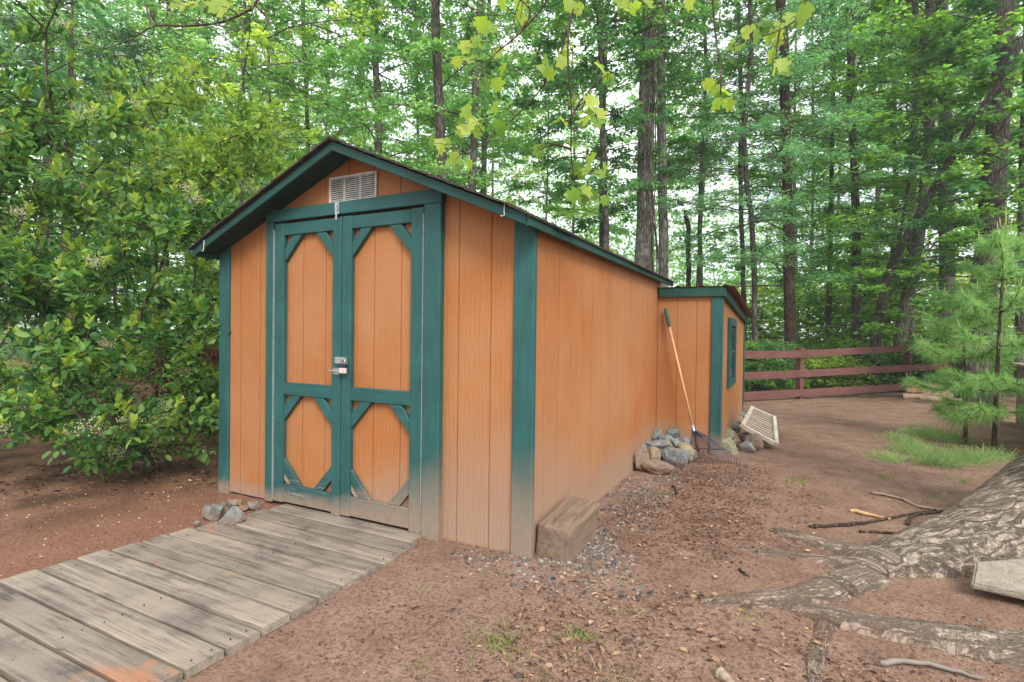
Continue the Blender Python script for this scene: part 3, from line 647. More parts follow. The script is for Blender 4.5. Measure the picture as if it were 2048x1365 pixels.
# window on the right side
wy0, wy1, wz0, wz1 = 3.86, 4.66, .66, 1.46
win = bpy.data.objects.new('window', None); COL.objects.link(win); win.parent = ann; win.location = Vector((LX, 4.26, 1.06))-ann.location
m_ = MB()
for a, b, c, d in ((wy0, wy1, wz0, wz0+.09), (wy0, wy1, wz1-.09, wz1), (wy0, wy0+.085, wz0+.09, wz1-.09), (wy1-.085, wy1, wz0+.09, wz1-.09)):
    m_.prism([(a, c), (b, c), (b, d), (a, d)], .001, .03, AS)
m_.build('window_frame', m_green, win, .002)
MB().prism([(wy0+.08, wz0+.08), (wy1-.08, wz0+.08), (wy1-.08, wz1-.08), (wy0+.08, wz1-.08)], .001, .008, AS).build('pane', m_glass, win)
m_ = MB().prism([(wy0+.09, 1.05), (wy1-.09, 1.05), (wy1-.09, 1.075), (wy0+.09, 1.075)], .009, .018, AS); m_.build('sash_rail', m_green, win)

# ================================================================== RAMP, BLOCK, PADLOCKED DOORSTEP
ramp = empty('wooden_ramp', (-1.25, -1.4, 0), 'low weathered plank ramp leading up to the shed doors', 'ramp')
rng = np.random.default_rng(4); mb = MB(); y = .012; pitch = .1535
for k in range(19):
    y1 = y-pitch*rng.uniform(.97, 1.03); g_ = .011+rng.uniform(0, .008); ym = (y+y1)/2
    xl = -1.985-ym*-.115+rng.uniform(-.018, .018)+(0.03 if k < 2 else 0); xr = -.655+rng.uniform(-.012, .012)-(.06 if k < 1 else 0)
    zt = .004+.012*min(1, -ym/1.0)+rng.uniform(-.003, .003); tl = rng.uniform(-.003, .003); th = .036
    seg = 6; xs_ = np.linspace(xl, xr, seg+1); b = len(mb.v)
    for x in xs_:
        j0, j1 = rng.uniform(-.0018, .0018, 2); s_ = (x-xl)/(xr-xl); z = zt+tl*(s_-.5)*2+math.sin(s_*3.1+k)*.0015; ed = .0045
        prof = [(y-g_/2+j0, z-th), (y-g_/2+j0, z-ed), (y-g_/2+j0-ed*1.3, z), (y1+g_/2+j1+ed*1.3, z), (y1+g_/2+j1, z-ed), (y1+g_/2+j1, z-th)]
        mb.v += [(float(x), float(p), float(q)) for p, q in prof]
    for i in range(seg):
        for j in range(6):
            mb.f.append((b+i*6+j, b+(i+1)*6+j, b+(i+1)*6+(j+1) % 6, b+i*6+(j+1) % 6))
    mb.f.append(tuple(b+j for j in range(6))); mb.f.append(tuple(b+seg*6+j for j in reversed(range(6))))
    y = y1
mb.build('plank_deck', m_deck, ramp)
nl_ = MB(); rn = np.random.default_rng(9)
for k in range(18):
    yy = .012-pitch*(k+.5)
    for xx in (-.695, -1.28, -1.93-yy*-.115+.06):
        for dy in (-.035, .035):
            x_, y_ = xx+rn.normal(0, .006), yy+dy+rn.normal(0, .004); z_ = .006+.012*min(1, -yy); nl_.tube([(x_, y_, z_-.01), (x_, y_, z_+.0028)], .0026, 6)
nl_.build('nails', m_tine, ramp)['kind'] = 'stuff'
mb = MB(); mb.box((-.715, -2.9, -.10), (-.675, -.02, -.032)); mb.box((-1.30, -2.9, -.10), (-1.26, -.02, -.034)); mb.add([(-1.93, -.02, -.1), (-1.89, -.02, -.1), (-1.60, -2.9, -.1), (-1.64, -2.9, -.1), (-1.93, -.02, -.034), (-1.89, -.02, -.034), (-1.60, -2.9, -.034), (-1.64, -2.9, -.034)], [(0, 3, 2, 1), (4, 5, 6, 7), (0, 1, 5, 4), (1, 2, 6, 5), (2, 3, 7, 6), (3, 0, 4, 7)])
mb.build('stringer', m_skid, ramp)
# timber block
bot = [(-.005, .075, -.03), (.205, .035, -.03), (.205, .50, -.03), (-.005, .54, -.03)]
top = [(.001, .085, .178), (.215, .05, .168), (.236, .52, .205), (.020, .56, .215)]
m_ = MB(); n_ = 8
b = 0
for k in range(n_+1):
    s_ = k/n_
    for q in range(4): pass
bm_ = bmesh.new(); vs = [bm_.verts.new(p) for p in bot+top]
for f in [(0, 3, 2, 1), (4, 5, 6, 7), (0, 1, 5, 4), (1, 2, 6, 5), (2, 3, 7, 6), (3, 0, 4, 7)]: bm_.faces.new([vs[i] for i in f])
bmesh.ops.recalc_face_normals(bm_, faces=bm_.faces)
bmesh.ops.bevel(bm_, geom=list(bm_.edges), offset=.012, segments=2, profile=.6, affect='EDGES')
bmesh.ops.subdivide_edges(bm_, edges=[e for e in bm_.edges if e.calc_length() > .1], cuts=7, use_grid_fill=True)
r_ = np.random.default_rng(2)
for v in bm_.verts:
    v.co += Vector((float(snoise(v.co.y*3, v.co.z*3, 1, 8, 2)), float(snoise(v.co.x*3, v.co.z*3, 2, 8, 2)), float(snoise(v.co.x*3, v.co.y*3, 3, 8, 2))))*.0045
me = bpy.data.meshes.new('timber_block'); bm_.to_mesh(me); bm_.free(); me.materials.append(m_beam)
o = link('timber_block', me); tag(o, 'short thick block of sawn timber lying against the shed corner', 'timber block')

# ================================================================== RAKE
rk = empty('leaf_rake', (.45, 3.0, .02), 'fan leaf rake with green grip leaning against the lean-to wall', 'rake')
A = np.array([.069, 3.155, 1.533]); B = np.array([.395, 3.00, .33]); 
d = (B-A)/np.linalg.norm(B-A); Gp = A+d*.20
MB().tube([A-d*.002, A+d*.01, A+d*.03, Gp-d*.01, Gp], [.010, .016, .018, .0175, .0155], 10).build('grip', m_grip, rk, 0, True)
MB().tube([Gp, B], .0125, 10).build('handle', m_handle, rk, 0, True)
E_ = B+d*.15
MB().tube([B-d*.02, B+d*.06, E_], [.016, .014, .011], 8).build('ferrule', m_galv, rk, 0, True)
MB().tube([E_-d*.05, E_+d*.10], [.013, .017], 8).build('tine_socket', m_red, rk, 0, True)
TL_ = np.array([.37, 2.80, .028]); TR_ = np.array([.84, 2.97, .028]); org = E_-d*.12
m_ = MB(); mids = []
side_ = unit(TR_-TL_)
for i in range(21):
    s_ = i/20; e_ = TL_+(TR_-TL_)*s_+np.array([0, -.02*math.sin(s_*math.pi), 0])
    k1 = org+(e_-org)*.32+np.array([0, 0, .035]); k2 = org+(e_-org)*.70+np.array([0, -.015, .03]); mids.append(k2)
    tip = e_+np.array([0, .02, -.03])
    m_.tube([org+side_*(s_-.5)*.03, k1, k2, e_+np.array([0, 0, .012]), tip], .0028, 4, False)
m_.build('tines', m_tine, rk)
MB().tube(mids, .006, 5).build('spreader_bar', m_tine, rk)

# ================================================================== ROCKS
def rock_mesh(seed, dims, mat, facets=19, rough=.11):
    r = np.random.default_rng(seed); bm = bmesh.new()
    pts = unit(r.normal(size=(facets, 3)))*r.uniform(.78, 1.08, (facets, 1))
    for p in pts: bm.verts.new(p)
    res = bmesh.ops.convex_hull(bm, input=bm.verts)
    bmesh.ops.delete(bm, geom=[v for v in bm.verts if not v.link_faces], context='VERTS')
    bmesh.ops.bevel(bm, geom=list(bm.edges), offset=.09, segments=2, affect='EDGES', clamp_overlap=True)
    bmesh.ops.triangulate(bm, faces=bm.faces)
    bmesh.ops.subdivide_edges(bm, edges=[e for e in bm.edges if e.calc_length() > .25], cuts=2, use_grid_fill=True)
    bmesh.ops.triangulate(bm, faces=bm.faces)
    for v in bm.verts:
        c = v.co; n = float(snoise(c.x*2+c.z*1.3, c.y*2-c.z, seed, 2.2, 3)); v.co = c*(1+rough*n)
        v.co = Vector((v.co.x*dims[0]/2, v.co.y*dims[1]/2, v.co.z*dims[2]/2))
    bmesh.ops.recalc_face_normals(bm, faces=bm.faces)
    me = bpy.data.meshes.new('rock'); bm.to_mesh(me); bm.free(); me.materials.append(mat); return me
def rock(px, py, t, wpx, hpx, mat, label, seed, grp, dep=.8, name='rock'):
    w_ = wpx/FPX*t; h_ = hpx/FPX*t; c = at(px, py, t); r = np.random.default_rng(seed)
    o = link(name, rock_mesh(seed, (w_*1.32, w_*dep*1.2, h_*1.38), m_rock[mat])); o.location = tuple(c)
    o.rotation_euler = (r.uniform(-.2, .2), r.uniform(-.18, .18), YAW+r.uniform(-.35, .35)); tag(o, label, 'rock', grp)
RP = 'rocks piled along the lean-to wall'
zp = lambda x, y: (1240+x*.166, 780+y*.166)
for i, (x, y, t, w_, h_, mt_, lb) in enumerate([
 (258, 840, 5.05, 165, 250, 'rust', 'reddish brown wedge of rock standing on end at the shed wall'),
 (450, 925, 5.0, 340, 130, 'rust', 'low flat reddish slab at the front foot of the rock pile'),
 (400, 770, 5.15, 180, 190, 'tan', 'tan sharp-edged rock tilted above the reddish slab'),
 (625, 810, 5.25, 340, 270, 'grey', 'largest blue-grey boulder in front of the rock pile'),
 (800, 765, 5.30, 210, 220, 'tan', 'tan rock with a pointed top beside the rake tines'),
 (440, 665, 5.5, 260, 130, 'grey', 'broad grey rock lying behind the tan sharp-edged one'),
 (575, 650, 5.55, 190, 130, 'moss', 'mossy greenish rock in the middle of the grey pile'),
 (455, 550, 5.75, 130, 140, 'grey', 'small round grey rock high in the pile by the wall'),
 (620, 530, 5.8, 210, 190, 'grey', 'peaked grey rock topping the pile in the wall corner'),
 (560, 590, 5.68, 170, 90, 'grey', 'flat grey rock wedged under the peaked one'),
 (665, 640, 5.5, 120, 120, 'grey', 'upright grey rock at the pile centre below the peak'),
 (290, 710, 5.35, 120, 90, 'grey', 'half hidden dark grey rock behind the reddish wedge'),
 (800, 640, 5.75, 190, 110, 'grey', 'grey rock behind the rake shaft at the wall foot'),
 (870, 780, 5.35, 120, 110, 'grey', 'small dark rock under the left end of the rake tines'),
 (1010, 720, 5.75, 240, 150, 'grey', 'grey rock lying behind the fan of the rake'),
 (1060, 640, 5.85, 130, 80, 'rust', 'small reddish rock tucked behind the rake socket'),
 (1300, 720, 5.72, 300, 210, 'moss', 'big pale mossy boulder at the foot of the green corner post'),
 (1310, 560, 6.3, 200, 160, 'moss', 'mossy boulder against the side wall behind the corner post'),
 (1270, 490, 6.6, 120, 100, 'moss', 'small lichen covered rock against the orange side wall'),
 (1400, 620, 6.15, 150, 100, 'tan', 'tan flat rock between the two mossy boulders'),
 (1520, 710, 5.85, 190, 150, 'grey', 'bluish rock next to the big pale mossy boulder'),
 (1610, 640, 6.0, 190, 210, 'rust', 'pinkish brown rock under the slatted panel'),
 (1500, 580, 6.4, 170, 110, 'grey', 'grey rock holding up the near corner of the slatted panel'),
 (1390, 450, 6.9, 140, 110, 'grey', 'blue-grey rock along the side wall below the window'),
 (1430, 390, 7.3, 120, 80, 'tan', 'tan rock along the side wall behind the slatted panel'),
 (1490, 310, 8.0, 110, 70, 'grey', 'grey rock by the far end of the side wall'),
 (1440, 345, 7.7, 90, 60, 'moss', 'small mossy rock between panel and far wall corner'),
 ]):
    px, py = zp(x, y); rock(px, py, t, w_*.166, h_*.166, mt_, lb, 40+i, RP, .85)
zq = lambda x, y: (380+x*.1074, 960+y*.1074)
for i, (x, y, t, w_, h_, mt_, lb) in enumerate([
 (800, 690, 3.72, 400, 370, 'grey', 'large grey stone touching the ramp edge by the doors'),
 (500, 620, 3.85, 280, 280, 'grey', 'blue-grey pointed stone left of the large one by the ramp'),
 (370, 610, 3.95, 250, 250, 'grey', 'pale grey stone at the outer end of the ramp stones'),
 (840, 420, 3.98, 240, 160, 'moss', 'pale wedge stone under the shed skid'),
 (1190, 480, 3.86, 220, 150, 'grey', 'flat topped stone tucked under the shed wall beside the ramp'),
 (130, 810, 3.95, 120, 90, 'grey', 'little stone lying alone at the end of the row by the ramp'),
 (660, 470, 3.98, 150, 120, 'grey', 'small bluish stone behind the pointed one'),
 (1000, 520, 3.90, 200, 90, 'rust', 'low brownish stone between skid and ramp'),
 ]):
    px, py = zq(x, y); c_ = atz(px, py, h_*.1074/FPX*t*.30); t = float((c_-CAM) @ FW); rock(px, py, t, w_*.1074, h_*.1074, mt_, lb, 90+i, 'stones beside the ramp', .8)

# slatted pale panel propped on the rocks
pn = empty('slatted_panel', (.95, 4.8, .1), 'weathered white slatted panel propped on the rocks beside the lean-to', 'slatted panel')
BL, BR, TL2, TR2 = at(1484, 852, 6.15), at(1552, 889, 6.05), at(1504, 816, 6.95), at(1547, 835, 6.85)
nrm = np.cross(BR-BL, TL2-BL); nrm /= np.linalg.norm(nrm)
if nrm[2] < 0: nrm = -nrm
m_ = MB()
m_.bar(BL, TL2, .045, .05, nrm); m_.build('side_rail', m_slat, pn, .003)
m_ = MB(); m_.bar(BR, TR2, .045, .05, nrm); m_.build('side_rail', m_slat, pn, .003)
m_ = MB(); m_.bar(BL+(BR-BL)*.05, BR-(BR-BL)*.05, .05, .045, nrm); m_.build('end_rail', m_slat, pn, .003); m_ = MB(); m_.bar(TL2+(TR2-TL2)*.07, TR2-(TR2-TL2)*.07, .04, .03, nrm); m_.build('end_rail', m_slat, pn, .003)
m_ = MB(); u_ = unit(TL2-BL)
for k in range(1, 11):
    s_ = k/11; a = BL+(TL2-BL)*s_; b = BR+(TR2-BR)*s_; dd = b-a
    m_.bar(a+dd*.05, b-dd*.05, (np.linalg.norm(TL2-BL)/11)*.84, .010, nrm+u_*.25)
m_.build('slats', m_slat, pn)

# ================================================================== FENCES, TIMBER PILE
fence = empty('red_fence', (2.0, 10.6, 0), 'dull red three-rail wooden fence across the back of the yard', 'fence')
posts = [(-4.6, 2.2), (-2.5, 4.9), (-.55, 7.3), (1.43, 9.87), (3.69, 12.74), (5.7, 15.3), (7.7, 17.9)]
tops = [1.0, 1.0, 1.0, 1.03, 1.17, 1.25, 1.3]
for (x, y), tz in zip(posts, tops):
    MB().bar((x, y, -.1), (x, y, tz), .115, .115, (.62, .78, 0)).build('post', m_redfence, fence, .004)
for k in range(len(posts)-1):
    p, q = np.array(posts[k]), np.array(posts[k+1]); d = unit(q-p); off = np.array([d[1], -d[0]])*.078
    for hgt in (.12, .50, .90):
        h0, h1 = hgt*tops[k]/1.02, hgt*tops[k+1]/1.02
        a, b = p+off-d*.05, q+off-d*.052
        MB().bar((a[0], a[1], h0), (b[0], b[1], h1), .03, .145).build('rail', m_redfence, fence, .003)
gf = empty('board_fence', (4.4, 6.2, 0), 'grey board privacy fence behind the pine saplings', 'fence')
a, b = np.array([4.35, 8.2]), np.array([3.82, 4.2]); d = unit(b-a); n_ = int(np.linalg.norm(b-a)/.15); mb = MB(); rg = np.random.default_rng(3)
for k in range(n_):
    p = a+d*(k+.5)*.15; h = .86+rg.uniform(-.006, .006); mb.bar((p[0], p[1], -.05), (p[0], p[1], h), .143, .022, (-d[1], d[0], 0))
mb.build('boards', m_greywood, gf)
nn = np.array([-abs(d[1]), d[0]*np.sign(d[1])*-1])
mb = MB(); c_ = np.array([-1, -.13])*.03
mb.bar((*(a+c_), .885), (*(b+c_), .885), .13, .035); mb.build('cap_rail', m_greywood, gf, .003)
mb = MB(); mb.bar((*(a-c_), .25), (*(b-c_), .25), .04, .09); mb.bar((*(a-c_), .68), (*(b-c_), .68), .04, .09); mb.build('rail', m_greywood, gf, .003)
for i, (x0, y0, t0, x1, y1, t1, r, lb) in enumerate([
   (1806, 794, 11.4, 1905, 792, 11.0, .075, 'split grey log lying lowest in the timber pile'),
   (1812, 782, 11.5, 1898, 784, 11.2, .065, 'bleached split log on the timber pile by the fence corner'),
   (1822, 773, 11.7, 1880, 774, 11.6, .055, 'short grey log topping the timber pile'),
   (1840, 797, 10.9, 1925, 802, 10.5, .05, 'thin brown log lying in front of the timber pile')]):
    A_, B_ = at(x0, y0, t0), at(x1, y1, t1); rg = np.random.default_rng(i); pts = [A_+(B_-A_)*s for s in np.linspace(0, 1, 9)]
    o = MB().tube(pts, [r*rg.uniform(.75, 1.15) for _ in pts], 9).build('log', m_oldlog); tag(o, lb, 'log', 'split logs by the fence corner')

# ================================================================== TREES: template crowns
def spray_crown(seed, H0, H1, R, nl, L, W, per, kind=T_TRI, flat=.8, tw=7, base_r=.022, shape='col', up=.30):
    """limbs out of an axis from H0 to H1, each carrying flat sprays of leaves; returns (leaf mesh data, limb mesh data)"""
    r = np.random.default_rng(seed); P = []; D = []; A = []; B = []; ra = []; rb = []
    az = 0.0
    for i in range(nl):
        z = H0+(H1-H0)*((i+r.uniform(0, 1))/nl)**.95; f = (z-H0)/(H1-H0); az += 2.4+r.uniform(-.5, .5)
        if shape == 'col': Lb = R*(.55+.45*math.sin(min(1, f*1.25)*math.pi*.8+.35))*r.uniform(.55, 1.15)
        else: Lb = R*(1-f*.75)*r.uniform(.6, 1.1)
        if f > .93: Lb *= .6
        dx, dy = math.cos(az), math.sin(az); rise = up*r.uniform(.3, 1.5); m = 6; pts = []
        for k in range(m+1):
            s = k/m; pts.append(np.array([dx*Lb*s, dy*Lb*s, z+Lb*(rise*s-.30*s*s)])+r.normal(0, .05, 3)*s*Lb*.35)
        rr = np.linspace(base_r*(1.2-f*.6)*Lb/R, .006, m+1)
        for k in range(m): A.append(pts[k]); B.append(pts[k+1]); ra.append(rr[k]); rb.append(rr[k+1])
        for j in range(tw):
            s = r.uniform(.25, 1.0)*m; k = min(int(s), m-1); p0 = pts[k]+(pts[k+1]-pts[k])*(s-k)
            ta = az+r.uniform(-1.5, 1.5); tl = r.uniform(.35, .85)*(1.25-s/m*.5); td = np.array([math.cos(ta), math.sin(ta), r.uniform(-.28, .22)])
            A.append(p0); B.append(p0+td*tl); ra.append(.007); rb.append(.003)
            q = r.uniform(.1, 1.05, per); sd = np.where(r.uniform(size=per) < .5, -1, 1)
            pp = p0+td*tl*q[:, None]+r.normal(0, .05, (per, 3))
            perp = np.array([-td[1], td[0], 0]); dd = td*.6+perp*sd[:, None]*r.uniform(.4, 1.2, per)[:, None]+r.normal(0, .35, (per, 3)); dd[:, 2] -= .25
            P.append(pp); D.append(dd)
    P = np.concatenate(P); D = np.concatenate(D); n = len(P)
    N = np.array([0, 0, 1.0])+r.normal(0, flat, (n, 3))
    return leaves(P, D, N, L*r.uniform(.7, 1.25, n), W*r.uniform(.75, 1.2, n), kind), frusta(A, B, ra, rb, 4)
TPL = {}
def template(key, leafmat, barkmat, **kw):
    lv, lb = spray_crown(**kw)
    TPL[key] = (np_mesh('crown', lv[0], lv[1], LF[leafmat]), np_mesh('limbs', lb[0], lb[1], barkmat))
template('airy', 'mid', m_limb, seed=1, H0=2.2, H1=15, R=2.7, nl=58, L=0.095, W=0.066, per=25, tw=9)
template('airy_fresh', 'fresh', m_limb, seed=2, H0=2.0, H1=15, R=2.9, nl=60, L=0.092, W=0.066, per=27, tw=9)
template('dense_dark', 'dark', m_limb, seed=3, H0=3.0, H1=12, R=2.3, nl=62, L=0.105, W=0.075, per=28, tw=9)
template('willow', 'blue', m_limb, seed=4, H0=1.9, H1=9, R=3.1, nl=66, L=.115, W=.026, per=44, tw=9, flat=.6)
template('broad', 'mid', m_limb, seed=5, H0=1.4, H1=11, R=2.6, nl=48, L=0.145, W=0.1, per=19, tw=8, flat=.4)
template('lime', 'yel', m_limb, seed=6, H0=1.5, H1=13, R=2.7, nl=56, L=0.092, W=0.064, per=25, tw=9)
template('high', 'mid', m_limb, seed=7, H0=6.5, H1=19, R=3.4, nl=60, L=0.12, W=0.082, per=25, tw=9)
template('high_fresh', 'fresh', m_limb, seed=8, H0=5.5, H1=19, R=3.4, nl=62, L=0.12, W=0.082, per=26, tw=9)
template('sapling', 'fresh', m_limb, seed=9, H0=.35, H1=2.6, R=1.15, nl=30, L=.10, W=.07, per=12, tw=7, base_r=.014)
template('bush', 'mid', m_limb, seed=10, H0=.1, H1=1.3, R=1.0, nl=34, L=.09, W=.06, per=14, tw=7, base_r=.012, up=.6)
def crown_at(key, parent, loc, s=(1, 1, 1), rz=0.0, mat=None, tilt=(0, 0)):
    for nm, me in zip(('crown', 'limbs'), TPL[key]):
        o = bpy.data.objects.new(nm, me); COL.objects.link(o); o.parent = parent
        o.location = Vector(loc)-parent.location; o.scale = s; o.rotation_euler = (tilt[0], tilt[1], rz)
        if nm == 'crown' and mat:
            o.material_slots[0].link = 'OBJECT'; o.material_slots[0].material = LF[mat]
def trunk_pts(pix, t, jit=0.0):
    out = []
    for q in pix:
        tt = q[2] if len(q) > 2 else t
        out.append(at(q[0], q[1], tt))
    return out
def smooth_line(pts, n):
    P = np.array(pts); m = len(P); tq = np.linspace(0, m-1, n); i = np.minimum(tq.astype(int), m-2); fr = (tq-i)[:, None]
    p0 = P[np.maximum(i-1, 0)]; p1 = P[i]; p2 = P[i+1]; p3 = P[np.minimum(i+2, m-1)]
    return .5*((2*p1)+(-p0+p2)*fr+(2*p0-5*p1+4*p2-p3)*fr**2+(-p0+3*p1-3*p2+p3)*fr**3)
def tree(pix, t, w0, w1, bark, crowns, label, group='trees of the wood behind the fence', forks=(), seed=0, name='forest_tree'):
    """pix: photo points of the trunk from foot to top at distance t; widths in photo pixels"""
    pts = trunk_pts(pix, t); foot = pts[0]; foot[2] = float(gz(foot[0], foot[1]))-.05
    L_ = smooth_line(pts, 16); r = np.random.default_rng(seed+77); k = len(L_)
    L_[1:-1] += r.normal(0, .018, (k-2, 3))*np.array([1, 1, 0]); 
    rr = np.linspace(w0, w1, k)*.88/2/FPX*t; rr[0] *= 1.45; rr[1] *= 1.12; rr = rr*(1+r.normal(0, .03, k))
    root = empty(name, foot, label, 'tree', group)
    mb = MB().tube(L_, rr, 10)
    for fk, fw in forks:
        fp = smooth_line(trunk_pts(fk, t), 10); mb.tube(fp, np.linspace(fw, fw*.45, 10)/2/FPX*t, 7)
    mb.build('trunk', bark, root, 0, True)
    for key, dz, s, rz, mat in crowns:
        mid = L_[k//2]; crown_at(key, root, (mid[0], mid[1], dz), (s, s, s) if not hasattr(s, '__len__') else s, rz, mat)
    return root
T = tree
T([(1278, 800), (1287, 530), (1293, 250), (1299, 0), (1305, -330)], 12.5, 42, 30, m_barkg, [('high', 1, 1, .3, None)], 'thick straight grey trunk rising right behind the shed roof')
T([(1331, 800), (1328, 560), (1325, 300), (1321, 50), (1318, -250)], 13.6, 25, 17, m_barkp, [('high', 1.5, .9, 1.9, 'fresh')], 'smooth pale trunk just right of the thick grey one behind the shed')
T([(1586, 785), (1579, 560), (1574, 300), (1566, 100), (1550, -200)], 12.9, 25, 18, m_barkb, [('willow', .6, (1.0, 1.0, .92), .6, None)], 'brown trunk with blue-green feathery foliage behind the second fence bay')
T([(890, 800), (885, 400), (879, 200), (869, 0), (862, -250)], 11.2, 27, 15, m_bark, [('airy_fresh', .8, 1, 2.2, None)], 'dark trunk standing above the right slope of the shed roof')
T([(944, 800), (946, 380), (952, 150), (963, -50), (970, -250)], 12.4, 19, 12, m_barkg, [('high_fresh', .5, .9, 4.0, None)], 'thin grey trunk above the roof, just right of the dark one')
T([(969, 800), (968, 300), (965, 100), (962, -150)], 16.5, 14, 9, m_barkp, [('high', 0, .9, 1.0, 'fresh')], 'faint grey trunk farther back over the roof slope')
T([(762, 800), (757, 250), (751, 100), (744, -200)], 14, 17, 13, m_barkg, [('airy_fresh', 0, 1.1, 5.0, None), ('airy_fresh', -1.4, 1.1, 1.0, None)], 'grey trunk over the roof ridge among fresh green leaves')
T([(1216, 800), (1212, 450), (1202, 150), (1184, -150)], 12.6, 17, 9, m_bark, [('dense_dark', 1.4, (.95, .95, .85), .2, None)], 'dark leaved maple with deep green crown above the shed eave')
T([(1946, 838), (1968, 580), (1990, 350), (2004, 120), (2012, -250)], 11.2, 58, 34, m_bark, [('high', .5, 1, 2.5, None), ('broad', 0, (.9, .9, .8), 1.0, 'dark')], 'big dark rough trunk leaning slightly at the right of the yard')
T([(1892, 800), (1896, 560), (1892, 400), (1889, 250), (1884, -200)], 14.2, 34, 22, m_barkg, [('high', .5, 1, .7, None)], 'broad grey trunk standing left of the big dark rough one')
T([(1827, 790), (1823, 500), (1832, 172), (1829, -40), (1826, -200)], 14.5, 18, 9, m_barkp, [('high_fresh', 1, .9, 3.0, None)], 'pale slim trunk forking into two high stems', forks=[([(1831, 180), (1846, 80), (1870, 5), (1890, -70)], 12)])
T([(1742, 782, 13.2), (1756, 660, 12.8), (1776, 560, 12.4), (1800, 500, 12), (1880, 360, 11.4), (1960, 220, 10.8), (2048, 80, 10.2), (2120, -40, 10)], 12.2, 24, 9, m_bark, [('broad', 0, (.9, .9, .7), 2.0, None)], 'dark tree leaning far right across the wood in one long diagonal', forks=[([(1772, 575, 12.4), (1806, 440, 12.6), (1822, 330, 12.8)], 10)])
T([(1800, 775), (1806, 650), (1830, 520), (1848, 400), (1858, 200), (1866, -100)], 13.8, 29, 18, m_barkg, [('airy', .5, 1, 1.2, None)], 'curved grey trunk rising behind the second fence post')
T([(1714, 785), (1714, 500), (1708, 300), (1699, 100), (1700, -200)], 13.6, 21, 12, m_bark, [('airy', .5, .95, 3.9, None)], 'black straight trunk between the two fence posts')
T([(1512, 800), (1508, 500), (1490, 300), (1500, 100), (1496, -200)], 12.6, 13, 9, m_bark, [('airy', 1, .8, 5.1, 'blue')], 'wavy dark trunk above the far corner of the lean-to')
T([(1492, 800), (1489, 620), (1481, 300), (1478, -100)], 15, 12, 8, m_bark, [('high', 0, .8, 2.2, None)], 'thin dark trunk behind the lean-to roof edge')
T([(1655, 790), (1661, 500), (1666, 200), (1662, -100)], 15.5, 12, 8, m_bark, [('airy', 0, .9, .2, 'fresh')], 'thin trunk in the middle of the first long fence bay')
T([(1403, 800), (1401, 400), (1410, 200), (1407, -60)], 15, 12, 6, m_barkg, [('high', 2, .6, 4.2, None)], 'spindly vine-hung tree against the bright sky gap')
T([(1375, 800), (1378, 520), (1372, 420)], 16, 13, 9, m_bark, [('bush', 5.6, .9, 0, None)], 'broken-topped thin trunk right of the pale trunk')
T([(2040, 790), (2046, 500), (2052, 200), (2056, -150)], 12.6, 22, 14, m_bark, [('airy', .2, 1, 1.7, 'dark')], 'dark trunk at the right border of the wood')
T([(1768, 770), (1776, 640), (1790, 450), (1788, 200)], 16, 14, 9, m_bark, [('broad', .5, .9, 5.7, None)], 'slender far trunk seen between the leaning and the curved trees')
T([(620, 820), (616, 300), (606, 0), (600, -250)], 15, 11, 8, m_barkg, [('airy_fresh', -.3, 1.15, .9, None)], 'dark trunk hidden in fresh green leaves left of the roof ridge')
T([(480, 820), (484, 300), (490, 0), (496, -250)], 12.5, 10, 7, m_barkg, [('airy_fresh', -.6, 1.15, 3.3, 'yel'), ('airy_fresh', -1.2, 1.0, 1.3, None)], 'lime green leafy tree above the left slope of the shed roof')
T([(300, 840), (296, 300), (306, 0), (310, -250)], 13.5, 13, 9, m_barkg, [('airy_fresh', 0, 1.15, 4.4, None), ('airy_fresh', -1, 1.1, 2.4, 'blue')], 'tree with pale fresh leaves behind the flowering shrub')
T([(90, 850), (96, 300), (100, 0), (104, -250)], 12.5, 24, 16, m_bark, [('airy', .2, 1.2, 5.5, 'blue')], 'tree with dull green leaves at the left border of the wood')
# vines tangled beside the thick grey trunk
vn = empty('hanging_vines', at(1306, 800, 12.1), 'dark tangle of hanging vines between the grey and the pale trunk', 'vines')
rg = np.random.default_rng(5); mb = MB()
for i in range(8):
    x0 = 1306+rg.normal(0, 6); ph = rg.uniform(0, 6); am = rg.uniform(3, 9)
    pts = [at(x0+am*math.sin(ph+k*.85)+rg.normal(0, 1.5)-(k-7)*.2, 800-k*62, 12.1+.12*math.sin(k+ph)) for k in range(15)]
    mb.tube(smooth_line(pts, 40), rg.uniform(.006, .018), 5)
mb.build('vine_stems', m_bark, vn)
# the wood behind: one shared label, nothing tells these apart
rg = np.random.default_rng(21); protos = {}
keys = ['high', 'airy', 'high_fresh', 'airy_fresh', 'lime', 'broad']
n_far = 0
for i in range(46):
    px = -330+2750*((i*.618034) % 1.0)+rg.uniform(-30, 30); t = 15.5+20*((i+.5)/46)**.9+rg.uniform(-1, 1)
    if 1290 < px < 1500 and t < 30: continue                     # a clearing lets the sky through here
    key = keys[rg.integers(len(keys))]
    if px < 1150 and key in ('airy', 'high') and rg.uniform() < .6: key += '_fresh'
    f = at(px, 800, t); f[2] = float(gz(f[0], f[1]))-.05
    o = empty('forest_tree', f, 'slender trunk standing deep in the wood behind the nearer trees', 'tree', 'slender trees deep in the wood')
    hh = 17; lean = rg.normal(0, .35, 2); pts = [f+np.array([lean[0]*s*s+.1*math.sin(s*5+i), lean[1]*s*s, hh*s]) for s in np.linspace(0, 1, 9)]
    w_ = rg.uniform(.055, .13)
    MB().tube(pts, np.linspace(w_, w_*.45, 9), 6).build('trunk', [m_bark, m_barkg, m_barkb][i % 3], o, 0, True)
    s = rg.uniform(.9, 1.2); crown_at(key, o, (f[0]+lean[0]*.3, f[1]+lean[1]*.3, rg.uniform(-1.5, .8)), (s, s, s), rg.uniform(0, 6.3))
    n_far += 1
